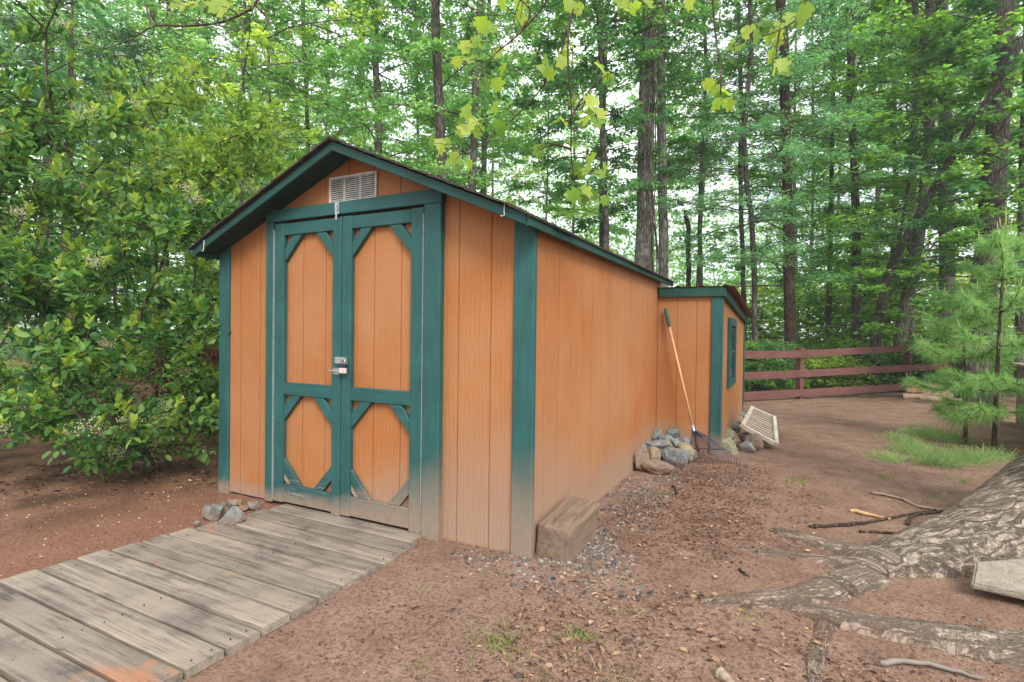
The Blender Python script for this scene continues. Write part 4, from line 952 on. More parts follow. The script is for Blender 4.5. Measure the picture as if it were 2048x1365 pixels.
# understorey along and behind the fence
rg = np.random.default_rng(31)
for i in range(30):
    px = [1495, 1545, 1620, 1665, 1700, 1770, 1850, 1900, 1960, 2030][i % 10]+rg.uniform(-25, 25) if i < 20 else rg.uniform(-150, 1250)
    t = rg.uniform(12.6, 14.5) if i < 10 else rg.uniform(14.5, 20)
    f = at(px, 790, t); f[2] = float(gz(f[0], f[1]))-.03
    if i < 20:
        lb = 'low green bush in the undergrowth just behind the red fence' if i < 10 else 'leafy sapling among the trunks beyond the red fence'; gr = 'low bushes behind the red fence' if i < 10 else 'saplings beyond the red fence'
    else: lb, gr = 'sapling in the wood hidden mostly by shed and shrubs', 'saplings behind the shed'
    o = empty('bush' if i < 10 else 'sapling', f, lb, 'bush' if i < 10 else 'sapling', gr)
    s = rg.uniform(.75, 1.1) if i < 10 else rg.uniform(1.0, 1.7)
    crown_at('bush' if i < 10 else 'sapling', o, f, (s, s, s*rg.uniform(.7, 1)), rg.uniform(0, 6.3), [None, 'dark', 'mid', 'yel'][i % 4])
# far wood, one mass
rg = np.random.default_rng(41); P = []; 
for i in range(2800):
    px = rg.uniform(-700, 2800) if i < 1400 else (rg.uniform(-700, 1180) if i < 2500 else rg.uniform(1150, 1560)); t = rg.uniform(33, 52); c = at(px, 790, t); hgt = rg.uniform(0, 1)**1.25*19
    c[2] = hgt if i < 2500 else hgt*.55; m = 34; P.append(c+rg.normal(0, 1, (m, 3))*np.array([1.0, 1.0, .45]))
P = np.concatenate(P); n = len(P); P[:, 2] = np.abs(P[:, 2])
v, f = leaves(P, rg.normal(size=(n, 3))+np.array([0, 0, -.3]), np.array([0, 0, 1.0])+rg.normal(0, .6, (n, 3)), rg.uniform(.2, .36, n), rg.uniform(.14, .26, n), T_TRI)
o = link('far_wood', np_mesh('far_wood', v, f, LF['fresh'])); tag(o, 'far green mass of the wood between the trunks', 'woods', None, 'stuff')
# leafy floor of the wood
n = 26000; pxs = rg.uniform(-500, 2400, n); ts = 12.9+17*rg.uniform(0, 1, n)**1.3
P = CAM+np.outer(ts, FW)+((pxs-1024)/FPX*ts)[:, None]*RT; P[:, 2] = gz(P[:, 0], P[:, 1])+rg.uniform(.02, .32, n)*(snoise(P[:, 0], P[:, 1], 9, 1.1, 2)*.5+.6)
d_ = np.array([.62, .78]); keep = ((P[:, 0]-1.43)*d_[1]-(P[:, 1]-9.87)*d_[0]) < -.35
P = P[keep]; n = len(P)
v, f = leaves(P, np.c_[rg.normal(size=(n, 2)), rg.uniform(-.2, .5, n)], np.array([0, 0, 1.0])+rg.normal(0, .4, (n, 3)), rg.uniform(.07, .15, n), rg.uniform(.05, .1, n), T_TRI)
o = link('undergrowth', np_mesh('undergrowth', v, f, LF['mid'])); tag(o, 'low green ground cover under the trees', 'undergrowth', None, 'stuff')

# ================================================================== FLOWERING SHRUBS LEFT OF THE SHED
def grow(att, stems, step=.22, rng=None):
    """skeleton: stems are polylines; every target is joined to the nearest node. returns edges A,B,radii and the tip directions"""
    N = []; par = []
    for st in stems:
        for k, p in enumerate(st): N.append(np.array(p, float)); par.append(len(N)-2 if k else -1)
    base = N[0]; order = np.argsort(np.linalg.norm(att-base, axis=1)); tips = np.zeros(len(att), int)
    NA = np.zeros((len(N)+len(att)*8, 3)); NA[:len(N)] = N; n = len(N)
    for i in order:
        p = att[i]; d = NA[:n]-p; dist = np.linalg.norm(d, axis=1)+np.clip(d[:, 2], 0, None)*.8; j = int(np.argmin(dist)); a = NA[j]; m = max(1, min(5, int(np.linalg.norm(p-a)/step)))
        prev = j
        for k in range(1, m+1):
            s = k/m; q = a+(p-a)*s; q = q+np.array([0, 0, .10*math.sin(s*math.pi)*np.linalg.norm(p-a)])
            if k < m: q = q+rng.normal(0, .02, 3)
            NA[n] = q; par.append(prev); prev = n; n += 1
        tips[i] = prev
    w_ = np.zeros(n); ch = np.bincount([p for p in par if p >= 0], minlength=n); w_[ch == 0] = 1
    for i in range(n-1, -1, -1):
        if par[i] >= 0: w_[par[i]] += w_[i]
    idx = np.array([i for i in range(n) if par[i] >= 0]); pa = np.array(par)[idx]
    return NA[pa], NA[idx], w_[pa], w_[idx], NA[tips], unit(NA[tips]-NA[np.array(par)[tips]])
def shrub(base, stems, samp, n_att, label, seed, group='flowering shrubs beside the shed', lf='shrub', sh='shoot', psh=.55, nfl=14, ll=.078, per=24, r0=.0030):
    rng = np.random.default_rng(seed)
    root = empty('flowering_shrub', base, label, 'shrub', group)
    att = samp(rng, n_att); A, B, wa, wb, tp, td = grow(att, stems, .2, rng)
    rr = lambda w_: r0*np.minimum(w_, 330)**.44
    k = wa > 12
    V, F = join([frusta(A[k], B[k], rr(wa[k]), rr(wb[k]), 8), frusta(A[~k], B[~k], rr(wa[~k]), rr(wb[~k]), 4)])
    link('stems', np_mesh('stems', V, F, m_barkb, True), root)
    P = []; D = []; N = []; n = len(tp)
    q = rng.uniform(-.26, .02, (n, per)); az = rng.uniform(0, 2*np.pi, (n, per))
    ref = unit(np.cross(td, np.array([.3, .2, 1.0]))); bi = np.cross(td, ref)
    rad_ = ref[:, None]*np.cos(az)[..., None]+bi[:, None]*np.sin(az)[..., None]
    P = (tp[:, None]+td[:, None]*q[..., None]+rad_*rng.uniform(0, .07, (n, per, 1))+rng.normal(0, .02, (n, per, 3))).reshape(-1, 3)
    D = (td[:, None]*rng.uniform(.1, .9, (n, per, 1))+rad_+np.array([0, 0, -.15])).reshape(-1, 3)
    N = np.array([0, 0, 1.0])+rng.normal(0, .45, P.shape); m = len(P)
    v, f = leaves(P, D, N, ll*rng.uniform(.65, 1.2, m), ll*.56*rng.uniform(.8, 1.2, m), T_HEX); link('foliage', np_mesh('foliage', v, f, LF[lf]), root)
    zr = (tp[:, 2]-tp[:, 2].min())/np.ptp(tp[:, 2]); front = -(tp-tp.mean(0)) @ FW
    s_ = np.where(rng.uniform(size=n) < psh*(.6+.5*zr)+.18*np.clip(front, -1, 1))[0]; ps = 8
    az = rng.uniform(0, 2*np.pi, (len(s_), ps)); hd = np.stack([np.cos(az), np.sin(az), np.zeros_like(az)], -1); upv = unit(td[s_]*.5+np.array([0, 0, 1.0]))
    P = (tp[s_][:, None]+upv[:, None]*rng.uniform(-.01, .10, (len(s_), ps, 1))).reshape(-1, 3); D = (upv[:, None]*rng.uniform(.7, 1.6, (len(s_), ps, 1))+hd*.8).reshape(-1, 3)
    m = len(P); N = -hd.reshape(-1, 3)+np.array([0, 0, .5])+rng.normal(0, .3, (m, 3))
    v, f = leaves(P, D, N, ll*rng.uniform(.7, 1.15, m), ll*.52*rng.uniform(.8, 1.2, m), T_HEX); link('new_shoots', np_mesh('new_shoots', v, f, LF[sh]), root)
    if nfl:
        o = np.argsort(-(front+rng.normal(0, .35, n)))[:nfl*3]; o = rng.choice(np.argsort(-(front+rng.normal(0, .5, n)))[:n//2], nfl, False); P = []
        for i in np.r_[o, rng.choice(n, nfl, False)]:
            c = tp[i]+upv0*.05-FW*.05; sp = rng.normal(0, 1, (150, 3))*np.array([.038, .038, .028])*rng.uniform(.75, 1.25); P.append(c+sp)
        P = np.concatenate(P); m = len(P)
        v, f = leaves(P, rng.normal(size=(m, 3)), rng.normal(size=(m, 3)), .012, .012, T_TRI); link('blossom', np_mesh('blossom', v, f, LF['floret']), root)
    return root
upv0 = np.array([0, 0, 1.0])
def box_sampler(boxes):
    tot = sum(b[6] for b in boxes)
    def f(rng, n):
        out = []
        for (x0, x1, y0, y1, t0, t1, wgt) in boxes:
            m = int(round(n*wgt/tot)); k = 0
            while k < m:
                u = rng.uniform(-1, 1, 3)
                if (np.abs(u)**2.6).sum() > 1: continue
                if np.linalg.norm(u) < .62 and rng.uniform() < .85: continue
                c = at((x0+x1)/2+u[0]*(x1-x0)/2, (y0+y1)/2+u[1]*(y1-y0)/2, (t0+t1)/2+u[2]*(t1-t0)/2); q = rng.integers(5, 11)
                out += list(c+rng.normal(0, 1, (q, 3))*np.array([.15, .15, .09])); k += q
        a = np.array(out); q = a-CAM; tt = q @ FW; ax = 1024+FPX*(q @ RT)/tt; ay = 682.5-FPX*(q @ UP)/tt
        a = a[~((ax > 185) & (ax < 335) & (ay > 570) & (ay < 850) & (tt < 4.75) & (rng.uniform(size=len(a)) < .8))]      # the open heart of the shrub shows its stems
        a[:, 2] = np.maximum(a[:, 2], .22); return a
    return f
def stem(*pp): return smooth_line([at(*p) for p in pp], 7)
b0 = at(240, 962, 4.5); b0[2] = -.03
sm = stem((236, 985, 4.5), (232, 880, 4.52), (240, 790, 4.55), (248, 700, 4.6))
shrub(b0, [sm, stem((248, 700, 4.6), (285, 620, 4.6), (320, 540, 4.55)), stem((248, 700, 4.6), (228, 600, 4.55), (245, 490, 4.5)), stem((236, 850, 4.52), (150, 740, 4.4), (60, 640, 4.4)), stem((240, 790, 4.55), (330, 730, 4.8), (400, 690, 5.0)), stem((235, 900, 4.5), (200, 780, 4.9), (150, 620, 5.2))],
      box_sampler([(60, 455, 330, 700, 3.85, 5.5, 1.0), (-10, 330, 640, 930, 3.75, 5.0, .8), (280, 470, 700, 900, 4.3, 5.6, .35)]), 330, 'big glossy shrub with a gnarled forked trunk and cream blossom beside the shed', 61, nfl=13)
b1 = at(-150, 985, 4.6); b1[2] = -.03
shrub(b1, [stem((-150, 1000, 4.6), (-60, 800, 4.7), (60, 600, 4.8), (190, 440, 4.9)), stem((190, 440, 4.9), (140, 335, 4.8), (60, 240, 4.7), (-20, 160, 4.6)), stem((-150, 900, 4.6), (-170, 600, 4.6), (-120, 300, 4.6), (-40, 40, 4.6)), stem((-60, 800, 4.7), (20, 500, 4.4), (80, 330, 4.3), (95, 60, 4.2)), stem((150, 345, 4.8), (100, 200, 4.7), (92, 60, 4.6))],
      box_sampler([(-260, 170, -160, 330, 3.7, 5.4, 1.1), (-260, 150, 280, 900, 3.8, 5.4, 1.25), (20, 300, 130, 420, 4.4, 5.6, .5)]), 430, 'tall leggy shrub at the left border with a long bare diagonal limb', 62, nfl=22)
b2 = at(345, 905, 6.0); b2[2] = -.03
shrub(b2, [stem((345, 915, 6.0), (318, 700, 6.0), (312, 440, 6.0), (316, 280, 5.9)), stem((330, 780, 6.0), (400, 600, 6.1), (430, 420, 6.2), (500, 260, 6.3)), stem((318, 700, 6.0), (250, 520, 6.0), (262, 300, 6.0), (250, 180, 5.9)), stem((400, 600, 6.1), (480, 470, 6.4), (540, 330, 6.5)), stem((345, 880, 6.0), (440, 760, 6.4), (470, 600, 6.6))],
      box_sampler([(170, 470, 120, 480, 5.3, 6.9, 1.3), (400, 600, 210, 500, 5.7, 7.2, .75), (250, 560, 420, 860, 5.6, 7.0, .9)]), 430, 'yellow-green shrub with slim upright stems filling the gap left of the shed roof', 63, lf='limeshrub', psh=.8, nfl=12)
b3 = at(90, 900, 7.2); b3[2] = -.03
shrub(b3, [stem((90, 915, 7.2), (100, 640, 7.2), (90, 380, 7.2)), stem((100, 700, 7.2), (10, 480, 7.2), (-50, 300, 7.2)), stem((100, 700, 7.2), (200, 520, 7.2), (230, 360, 7.2))],
      box_sampler([(-200, 330, 300, 900, 6.4, 8.0, 1)]), 420, 'dense dark shrub filling the shade behind the two flowering ones', 64, lf='shrub', psh=.12, nfl=0, ll=.085)
cb = at(130, 860, 9.2); cb[2] = -.05
cz = empty('cedar_tree', cb, 'dark feathery cedar standing behind the left shrubs', 'tree'); MB().tube([cb, cb+np.array([.05, 0, 3]), cb+np.array([0, .1, 7])], [.11, .08, .02], 8).build('trunk', m_barkb, cz, 0, True)
crown_at('willow', cz, cb+np.array([0, 0, -1.2]), (.72, .72, .85), 2.0, 'feather')
rbp = at(405, 800, 7.0); rbp[2] = 0
rb_ = empty('withered_bush', rbp, 'withered reddish bush glimpsed between the shrub and the shed', 'bush'); crown_at('bush', rb_, rbp, (.55, .55, .8), 1.0, 'rustleaf')

# ================================================================== BIG POPLAR AT THE RIGHT: ROOTS, TRUNK, HANGING BRANCHES
def m_poplar_():
    g = G('furrowed_poplar_bark'); u = g.attr('bark_u'); v = g.attr('bark_v'); p = g.pos()
    cb_ = g.n('CombineXYZ'); g.put(cb_.inputs[0], u); g.put(cb_.inputs[1], v); q = cb_.outputs[0]
    w_ = g.noise(p, 6, 3, o='Color'); va = g.n('VectorMath'); va.operation = 'MULTIPLY_ADD'; g.put(va.inputs[0], w_); va.inputs[1].default_value = (.05, .05, 0); g.put(va.inputs[2], q); q = va.outputs[0]
    n1 = g.noise(g.map(q, (4.5, 24, 1)), 1.0, 8, .64, .35); n2 = g.noise(g.map(q, (22, 38, 1)), 1.0, 6, .7, .5); big = g.noise(p, 2.6, 5); fn = g.noise(p, 120, 4)
    r1 = g.rng(g.math('ABSOLUTE', g.math('SUBTRACT', n1, .5)), .0, .06, 1, 0); r2 = g.rng(g.math('ABSOLUTE', g.math('SUBTRACT', n2, .48)), .0, .05, 1, 0)
    h = g.math('SUBTRACT', g.math('ADD', .45, g.math('MULTIPLY', n2, .6)), g.math('ADD', g.math('MULTIPLY', r1, .55), g.math('MULTIPLY', r2, .16)))
    c = g.ramp(h, [(0.05, (0.11, 0.084, 0.065)), (0.30, (0.275, 0.218, 0.168)), (0.66, (0.42, 0.347, 0.275))])
    c = g.mix(g.rng(g.attr('bark_k'), .3, 1., .8, 0, False), c, (0.37, 0.295, 0.232))
    c = g.mix(g.rng(big, .45, .7, 0, .5), c, (0.26, 0.21, 0.165)); c = g.mix(g.rng(fn, .4, .75, 0, .35), c, (0.12, 0.09, 0.07))
    c = g.mix(g.math('MULTIPLY', g.rng(g.sep(p)[2], .10, .02, 0, .55), g.rng(big, .35, .6)), c, (0.25, 0.135, 0.09))
    return g.end(g.bsdf(c, .93, g.bump(h, 1.0, .035), spec=.15))
m_poplar = m_poplar_()
TX, TY = 3.24, 2.0
pop = empty('poplar_tree', (TX, TY, 0), 'massive old tree with deeply furrowed bark and spreading surface roots at the right', 'tree')
def set_attr(me, name, vals):
    a = me.attributes.new(name, 'FLOAT', 'POINT'); a.data.foreach_set('value', np.asarray(vals, np.float32).ravel())
xs = np.arange(.75, 3.6, .0125); ys = np.arange(-.75, 2.7, .0125); X, Y = np.meshgrid(xs, ys); Z, U_, V_ = root_field(X, Y); KF = root_field.k
Gz = gz(X, Y); above = Z-Gz
amp = np.clip(above/.12, 0, 1)
Z2 = Z+amp*(.35+.65*KF)*(snoise(U_*1.0, V_*5.0, 31, 9, 3)*.010+np.abs(snoise(U_*1.0, V_*4.0, 32, 16, 2))*.016-.006)+np.clip(above/.04, 0, 1)*snoise(X, Y, 33, 40, 2)*.002
nx = len(xs); ny = len(ys); i = (np.arange(ny-1)[:, None]*nx+np.arange(nx-1)[None]); F = np.stack([i, i+1, i+nx+1, i+nx], -1)
ok = above > -.11; kf = ok[:-1, :-1] & ok[1:, :-1] & ok[:-1, 1:] & ok[1:, 1:]; F = F[kf]
used, inv = np.unique(F.ravel(), return_inverse=True)
Vv = np.stack([X, Y, Z2], -1).reshape(-1, 3)[used]
me = np_mesh('surface_roots', Vv, inv.reshape(-1, 4), m_poplar, True); set_attr(me, 'bark_u', U_.ravel()[used]); set_attr(me, 'bark_v', V_.ravel()[used]); set_attr(me, 'bark_k', KF.ravel()[used]); link('surface_roots', me, pop)
nt_, nz_ = 220, 120; th = np.linspace(0, 2*np.pi, nt_, endpoint=False); zz = np.concatenate([np.linspace(-.1, 1.6, 80), np.linspace(1.66, 7.5, nz_-80)]); TH, ZZ = np.meshgrid(th, zz)
lob = .75+.25*np.cos(TH-math.atan2(1.15-TY, 2.05-TX))+.16*np.cos(3*TH+.6)+.08*np.cos(5*TH+2)
Rr = .40-.018*ZZ+.36*lob*np.exp(-np.clip(ZZ, 0, None)/.30)
Rr = Rr+np.abs(snoise(TH*.42*3, ZZ*.55, 34, 8, 3))*.035+snoise(TH*.42*4, ZZ*2, 35, 14, 2)*.010
Vt = np.stack([TX+Rr*np.cos(TH), TY+Rr*np.sin(TH), ZZ], -1).reshape(-1, 3); i = np.arange(nz_-1)[:, None]*nt_; j = np.arange(nt_)[None]; j2 = (j+1) % nt_
F = np.stack([i+j, i+j2, i+nt_+j2, i+nt_+j], -1).reshape(-1, 4)
me = np_mesh('trunk', Vt, F, m_poplar, True); set_attr(me, 'bark_u', ZZ); set_attr(me, 'bark_v', TH*.42); set_attr(me, 'bark_k', np.ones(TH.shape)); link('trunk', me, pop)
rng = np.random.default_rng(71)
def hanging(lines, spots, t, limb_from, size=30, rb=.007):
    m_ = MB(); nodes = []
    for ln in lines:
        pts = smooth_line([at(p[0], p[1], p[2] if len(p) > 2 else t) for p in ln], 22); nodes.append(pts)
        m_.tube(pts, np.linspace(rb, rb*.35, 22), 6, False)
    st = nodes[0][0]; a = np.array([TX, TY, limb_from]); mid = (a+st)/2+np.array([0, 0, .7])
    m_.tube(smooth_line([a, mid, st], 12), np.linspace(.05, rb, 12), 7, False)
    allp = np.concatenate(nodes); P = []; D = []; N = []; L = []
    for (x, y) in spots:
        c = at(x, y, t+rng.uniform(-.25, .25)); k = int(np.argmin(np.linalg.norm(allp-c, axis=1)))
        for q in range(rng.integers(1, 3)):
            p = c+(rng.normal(0, .045, 3) if q else 0); l = size*rng.uniform(.8, 1.15)/FPX*t
            d = np.array([rng.normal(0, .5), rng.normal(0, .5), -rng.uniform(.4, 1.0)]); P.append(p-unit(d)*l*.5); D.append(d); N.append(-FW*rng.uniform(.3, 1.0)+rng.normal(0, .45, 3)+np.array([0, 0, .5])); L.append(l)
        m_.tube(smooth_line([allp[k], (allp[k]+c)/2+np.array([0, 0, .02]), c], 5), [.003, .0025, .002, .0018, .0015], 4, False)
    b = m_.build('branch', m_barkb, pop, 0, True)
    n = len(P); L = np.array(L); v, f = leaves(np.array(P), np.array(D), np.array(N), L, L*.98, T_STAR)
    o = link('leaves', np_mesh('leaves', v, f, LF['tulip'])); o.parent = b; o.location = -(Vector(pop.location)+b.location)
hanging([[(1120, -90), (1094, 0), (1041, 65), (986, 113), (959, 160)], [(1041, 65), (1060, 20), (1010, -20)]], [(1007, 7), (1041, 38), (983, 58), (952, 85), (931, 96), (914, 126), (1029, 113), (1007, 140), (969, 171), (1025, 50), (940, 120), (968, 62)], 3.1, 5.0)
hanging([[(1160, -90), (1147, 0), (1133, 68), (1113, 126), (1072, 191), (1010, 253), (959, 294), (935, 308)]], [(1085, 140), (1123, 126), (1128, 115), (993, 215), (935, 225), (931, 260), (945, 245), (866, 287), (890, 287), (938, 331), (911, 321), (1000, 258), (955, 262), (1100, 150), (880, 300), (925, 250)], 3.2, 4.6)
hanging([[(1166, -90), (1152, 0), (1137, 68), (1137, 154), (1143, 222), (1142, 308), (1149, 359), (1154, 393)], [(1141, 240), (1160, 205), (1190, 170), (1215, 150)], [(1143, 300), (1110, 290), (1080, 300)]], [(1130, 10), (1157, 20), (1201, 137), (1215, 160), (1181, 205), (1181, 229), (1195, 246), (1128, 246), (1112, 240), (1183, 321), (1174, 342), (1208, 342), (1147, 393), (1188, 393), (1208, 403), (1075, 304), (1165, 350), (1170, 398), (1220, 165), (1200, 350), (1165, 225)], 2.9, 4.3)
hanging([[(1660, -90), (1610, 20), (1560, 60), (1500, 80), (1465, 95)], [(1560, 60), (1553, 100), (1552, 140)]], [(1556, 54), (1490, 70), (1610, 25), (1605, 45), (1556, 87), (1548, 137), (1564, 132), (1465, 91), (1525, 60), (1535, 75), (1480, 95), (1580, 40), (1510, 75), (1545, 115)], 3.6, 5.2, 32)
hanging([[(1420, -80), (1430, 60), (1440, 140), (1442, 205)]], [(1428, 178), (1432, 211), (1452, 186), (1457, 211), (1386, 12), (1440, 190)], 3.3, 5.0)
hanging([[(1265, -80), (1275, -20), (1282, 10)]], [(1270, 16), (1295, 8), (1260, 25)], 3.2, 5.1)
hanging([[(560, -120), (515, 0), (490, 25), (440, 45), (370, 53), (310, 52), (260, 80), (205, 100)], [(510, 10), (535, 40), (525, 65)], [(310, 52), (295, 25), (290, -5)]], [(352, 8), (372, 14), (388, 10), (420, 8), (432, 14), (448, 22), (405, 24)], 2.7, 5.6, 36)

# ================================================================== PINE SAPLINGS
def pine(base_px, t, pts, whorls, label, seed, bare=.0):
    rng = np.random.default_rng(seed); line = smooth_line([at(x, y, t) for x, y in pts], 14); line[0][2] = -.03
    root = empty('pine_sapling', line[0], label, 'pine sapling', 'young pines at the yard edge'); h = line[-1][2]
    tk = MB().tube(line, np.linspace(.026, .007, 14), 8); br = MB(); NP = []; ND = []; NL = []
    def candle(p, r, k): MB().tube(p, r, k).build('candle', m_candle, root, 0, True)
    def tuft(a, b, n, l):
        q = rng.uniform(0, 1, n); p = a+(b-a)*q[:, None]; d = unit(b-a); rv = unit(rng.normal(size=(n, 3)))
        NP.append(p); ND.append(d*rng.uniform(.35, 1.1, n)[:, None]+rv*.85); NL.append(l*rng.uniform(.7, 1.15, n))
    for z, nb, L, rise in whorls:
        k = np.argmin(np.abs(line[:, 2]-z)); c = line[k].copy(); c[2] = z; a0 = rng.uniform(0, 6.28)
        for j in range(nb):
            az = a0+j*6.283/nb+rng.uniform(-.25, .25); l = L*rng.uniform(.8, 1.15); d = np.array([math.cos(az), math.sin(az), rise+rng.uniform(-.1, .1)])
            p = smooth_line([c, c+d*l*.5+np.array([0, 0, -.02]), c+d*l+np.array([0, 0, .16*l])], 7); br.tube(p, np.linspace(.010, .004, 7), 5)
            for s in range(2, 6): tuft(p[s], p[s+1], 75, .145)
            for q in range(2):
                s = rng.integers(2, 5); e = p[s]+np.array([math.cos(az+rng.choice([-.8, .8])), math.sin(az+rng.choice([-.8, .8])), .25])*l*.38; br.tube([p[s], e], [.005, .003], 4); tuft(p[s]+(e-p[s])*.45, e, 95, .13)
                if z > h*.45 and q: candle([e, e+np.array([0, 0, .06])+unit(e-p[s])*.02], [.0045, .002], 5)
            candle([p[-1], p[-1]+d*.03+np.array([0, 0, .05]), p[-1]+d*.04+np.array([0, 0, .11])], [.006, .005, .002], 5)
    tuft(line[-4], line[-1], 260, .14)
    top = line[-1]
    for j in range(6):
        az = j*1.05+.3; e = np.array([math.cos(az), math.sin(az), 0]); r_ = .05 if j else 0; hh = .26 if not j else rng.uniform(.12, .17)
        candle([top, top+e*r_+np.array([0, 0, hh*.4]), top+e*r_*1.2+np.array([0, 0, hh])], [.007, .006, .003], 6)
    tk.build('trunk', m_barkb, root, 0, True); br.build('branches', m_barkb, root, 0, True); pass
    P, D, L = np.concatenate(NP), np.concatenate(ND), np.concatenate(NL)
    v, f1, f2 = needles(P, D, L, .0052, rng); link('needles', np_mesh('needles', v, [f1, f2], LF['needle']), root)
pine((1990, 905), 6.15, [(1987, 905), (1993, 780), (2000, 640), (2008, 520), (2011, 462)], [(.46, 4, .42, -.05), (.80, 4, .55, .0), (1.18, 5, .52, .2), (1.56, 5, .46, .35), (1.92, 4, .36, .5), (2.22, 4, .22, .7)], 'taller pine sapling with pale upright candles near the board fence', 81)
pine((1930, 890), 6.6, [(1930, 890), (1931, 800), (1928, 700), (1926, 620), (1929, 580)], [(.34, 3, .4, -.08), (.66, 5, .52, .02), (1.02, 5, .52, .18), (1.36, 4, .42, .35), (1.64, 4, .25, .6)], 'shorter pine sapling left of the taller one, with dense tufts', 82)
def tuft_thing(name, px, py, t, n, L, W, mat, label, cat, seed, spread=.08, group=None, droop=.5, upv=1.0):
    rng = np.random.default_rng(seed); c = at(px, py, t); c = atz(px, py, 0.0); c[2] = float(gz(c[0], c[1]))-.004
    P = c+np.c_[rng.normal(0, spread, (n, 2)), np.zeros(n)]; D = np.c_[rng.normal(0, .65, (n, 2)), np.full(n, upv)*rng.uniform(.3, 1, n)]
    v, f1, f2 = needles(P, D, L*rng.uniform(.5, 1.2, n), W, rng, droop); o = link(name, np_mesh(name, v, [f1, f2], LF[mat])); tag(o, label, cat, group); return o
for i, (px, py, n, L, lb) in enumerate([(1778, 918, 320, .16, 'outermost small feathery green clump left of the pines'), (1830, 905, 700, .24, 'soft green feathery clump in front of the shorter pine'), (1880, 928, 800, .24, 'largest bright feathery clump nearest the camera under the pines'), (1940, 922, 600, .22, 'feathery clump at the foot of the taller pine'), (1845, 868, 600, .24, 'pale feathery clump behind the others, left of the shorter pine'), (1900, 880, 600, .26, 'feathery clump right at the foot of the shorter pine'), (1800, 878, 350, .18, 'low pale clump at the far left of the feathery ones'), (1985, 915, 400, .2, 'dull green clump between taller pine and board fence')]):
    tuft_thing('grass_clump', px, py, 6, int(n*.7), L*1.4, .0034, 'plume', lb, 'grass clump', 200+i, .075, 'feathery clumps under the pines', .45, .8)
for i, (px, py, n, L, mt_, lb) in enumerate([(990, 1287, 46, .16, 'grass', 'green grass tuft alone in the bare soil before the shed'), (1150, 1278, 30, .10, 'grass', 'sparse half dead tuft right of the green grass tuft'), (1255, 1228, 70, .09, 'straw', 'straw coloured flattened tuft below the block'), (1090, 1350, 60, .09, 'straw', 'dry tuft at the bottom border, left of centre'), (1245, 1362, 80, .09, 'straw', 'dry tuft at the bottom border right of the other one'), (855, 1325, 20, .05, 'grass', 'tiny dark weed at the bottom left of the soil'), (1596, 960, 40, .08, 'grass', 'small grass tuft in the open yard behind the roots'), (1770, 952, 40, .08, 'grass', 'small tuft just in front of the feathery clumps'), (1925, 962, 40, .1, 'grass', 'small tuft beside the big tree foot'), (1868, 992, 34, .06, 'grass', 'little bright weed near the fallen sticks'), (848, 1175, 16, .05, 'grass', 'little weed sprouting beside the ramp side'), (1238, 1008, 24, .06, 'grass', 'green weed in the gravel behind the block'), (1318, 985, 24, .05, 'grass', 'weed sprout in the litter before the rock pile'), (1003, 1105, 20, .05, 'grass', 'weed sprouting at the dusty wall foot'), (866, 1078, 16, .05, 'grass', 'weed at the foot of the right door jamb'), (1505, 1238, 18, .05, 'grass', 'weed beside the thick surface root')]):
    tuft_thing('grass_tuft', px, py, 3, n, L, .0035, mt_, lb, 'grass tuft', 220+i, .02+L*.22, None, .55, 1.0 if mt_ == 'grass' else .35)

# ================================================================== STICKS, SLAB, LITTER, GRAVEL
def stick(pp, r, mat, label, name='stick', cat='stick', z=.012, grp='sticks on the yard'):
    pts = []
    for x, y in pp:
        q = atz(x, y, .02); q[2] = max(float(gz(q[0], q[1])), float(root_field(np.array(q[0]), np.array(q[1]))[0]))+z; pts.append(q)
    rg = np.random.default_rng(int(pp[0][0])); L_ = smooth_line(pts, 14)+rg.normal(0, .0025, (14, 3)); o = MB().tube(L_, np.linspace(r, r*.5, 14)*(1+rg.normal(0, .08, 14)), 7).build(name, mat, None, 0, True); tag(o, label, cat, grp)
stick([(1742, 978), (1800, 990), (1850, 1008), (1940, 1015)], .013, m_oldlog, 'long dark stick pointing at the tree, farthest of the fallen sticks')
stick([(1620, 1048), (1700, 1043), (1780, 1028), (1870, 1012)], .013, m_barkb, 'long bent brown stick with its tip toward the shed')
stick([(1815, 1040), (1830, 1022), (1880, 1015), (1940, 1008)], .012, m_barkb, 'short crooked stick crossing the long bent one')
stick([(1720, 1058), (1770, 1060), (1810, 1066)], .010, m_barkb, 'thin twig lying just behind the middle root')
stick([(1760, 1326), (1830, 1324), (1900, 1338), (1965, 1355)], .012, m_greywood, 'grey exposed root-like stick at the bottom right corner')
stick([(1440, 1340), (1455, 1355), (1475, 1375)], .022, m_oldlog, 'tan wood splinter at the bottom border')
stick([(1700, 1012), (1735, 1020), (1780, 1030)], .016, m_handle, 'pale flat strip of wood lying in the yard')
stick([(1478, 1140), (1490, 1152), (1500, 1160)], .006, m_barkb, 'tiny dark twig on bare soil between wall and roots')
stick([(1345, 965), (1352, 975), (1352, 985)], .008, m_void, 'short curved black hose end in the litter by the rocks')
sb = atz(1990, 1165, .12)
bm_ = bmesh.new(); outl = [(-.30, -.05), (-.16, .13), (.10, .17), (.42, .12), (.48, -.12), (.20, -.20), (-.05, -.14)]
vs = [bm_.verts.new((x, y, 0)) for x, y in outl]+[bm_.verts.new((x*.97, y*.97, .03)) for x, y in outl]; k = len(outl)
bm_.faces.new(vs[:k][::-1]); bm_.faces.new(vs[k:]); [bm_.faces.new((vs[i], vs[(i+1) % k], vs[(i+1) % k+k], vs[i+k])) for i in range(k)]
bmesh.ops.bevel(bm_, geom=list(bm_.edges), offset=.008, segments=2, affect='EDGES'); me = bpy.data.meshes.new('flat_stone'); bm_.to_mesh(me); bm_.free(); me.materials.append(m_rock['pale'])
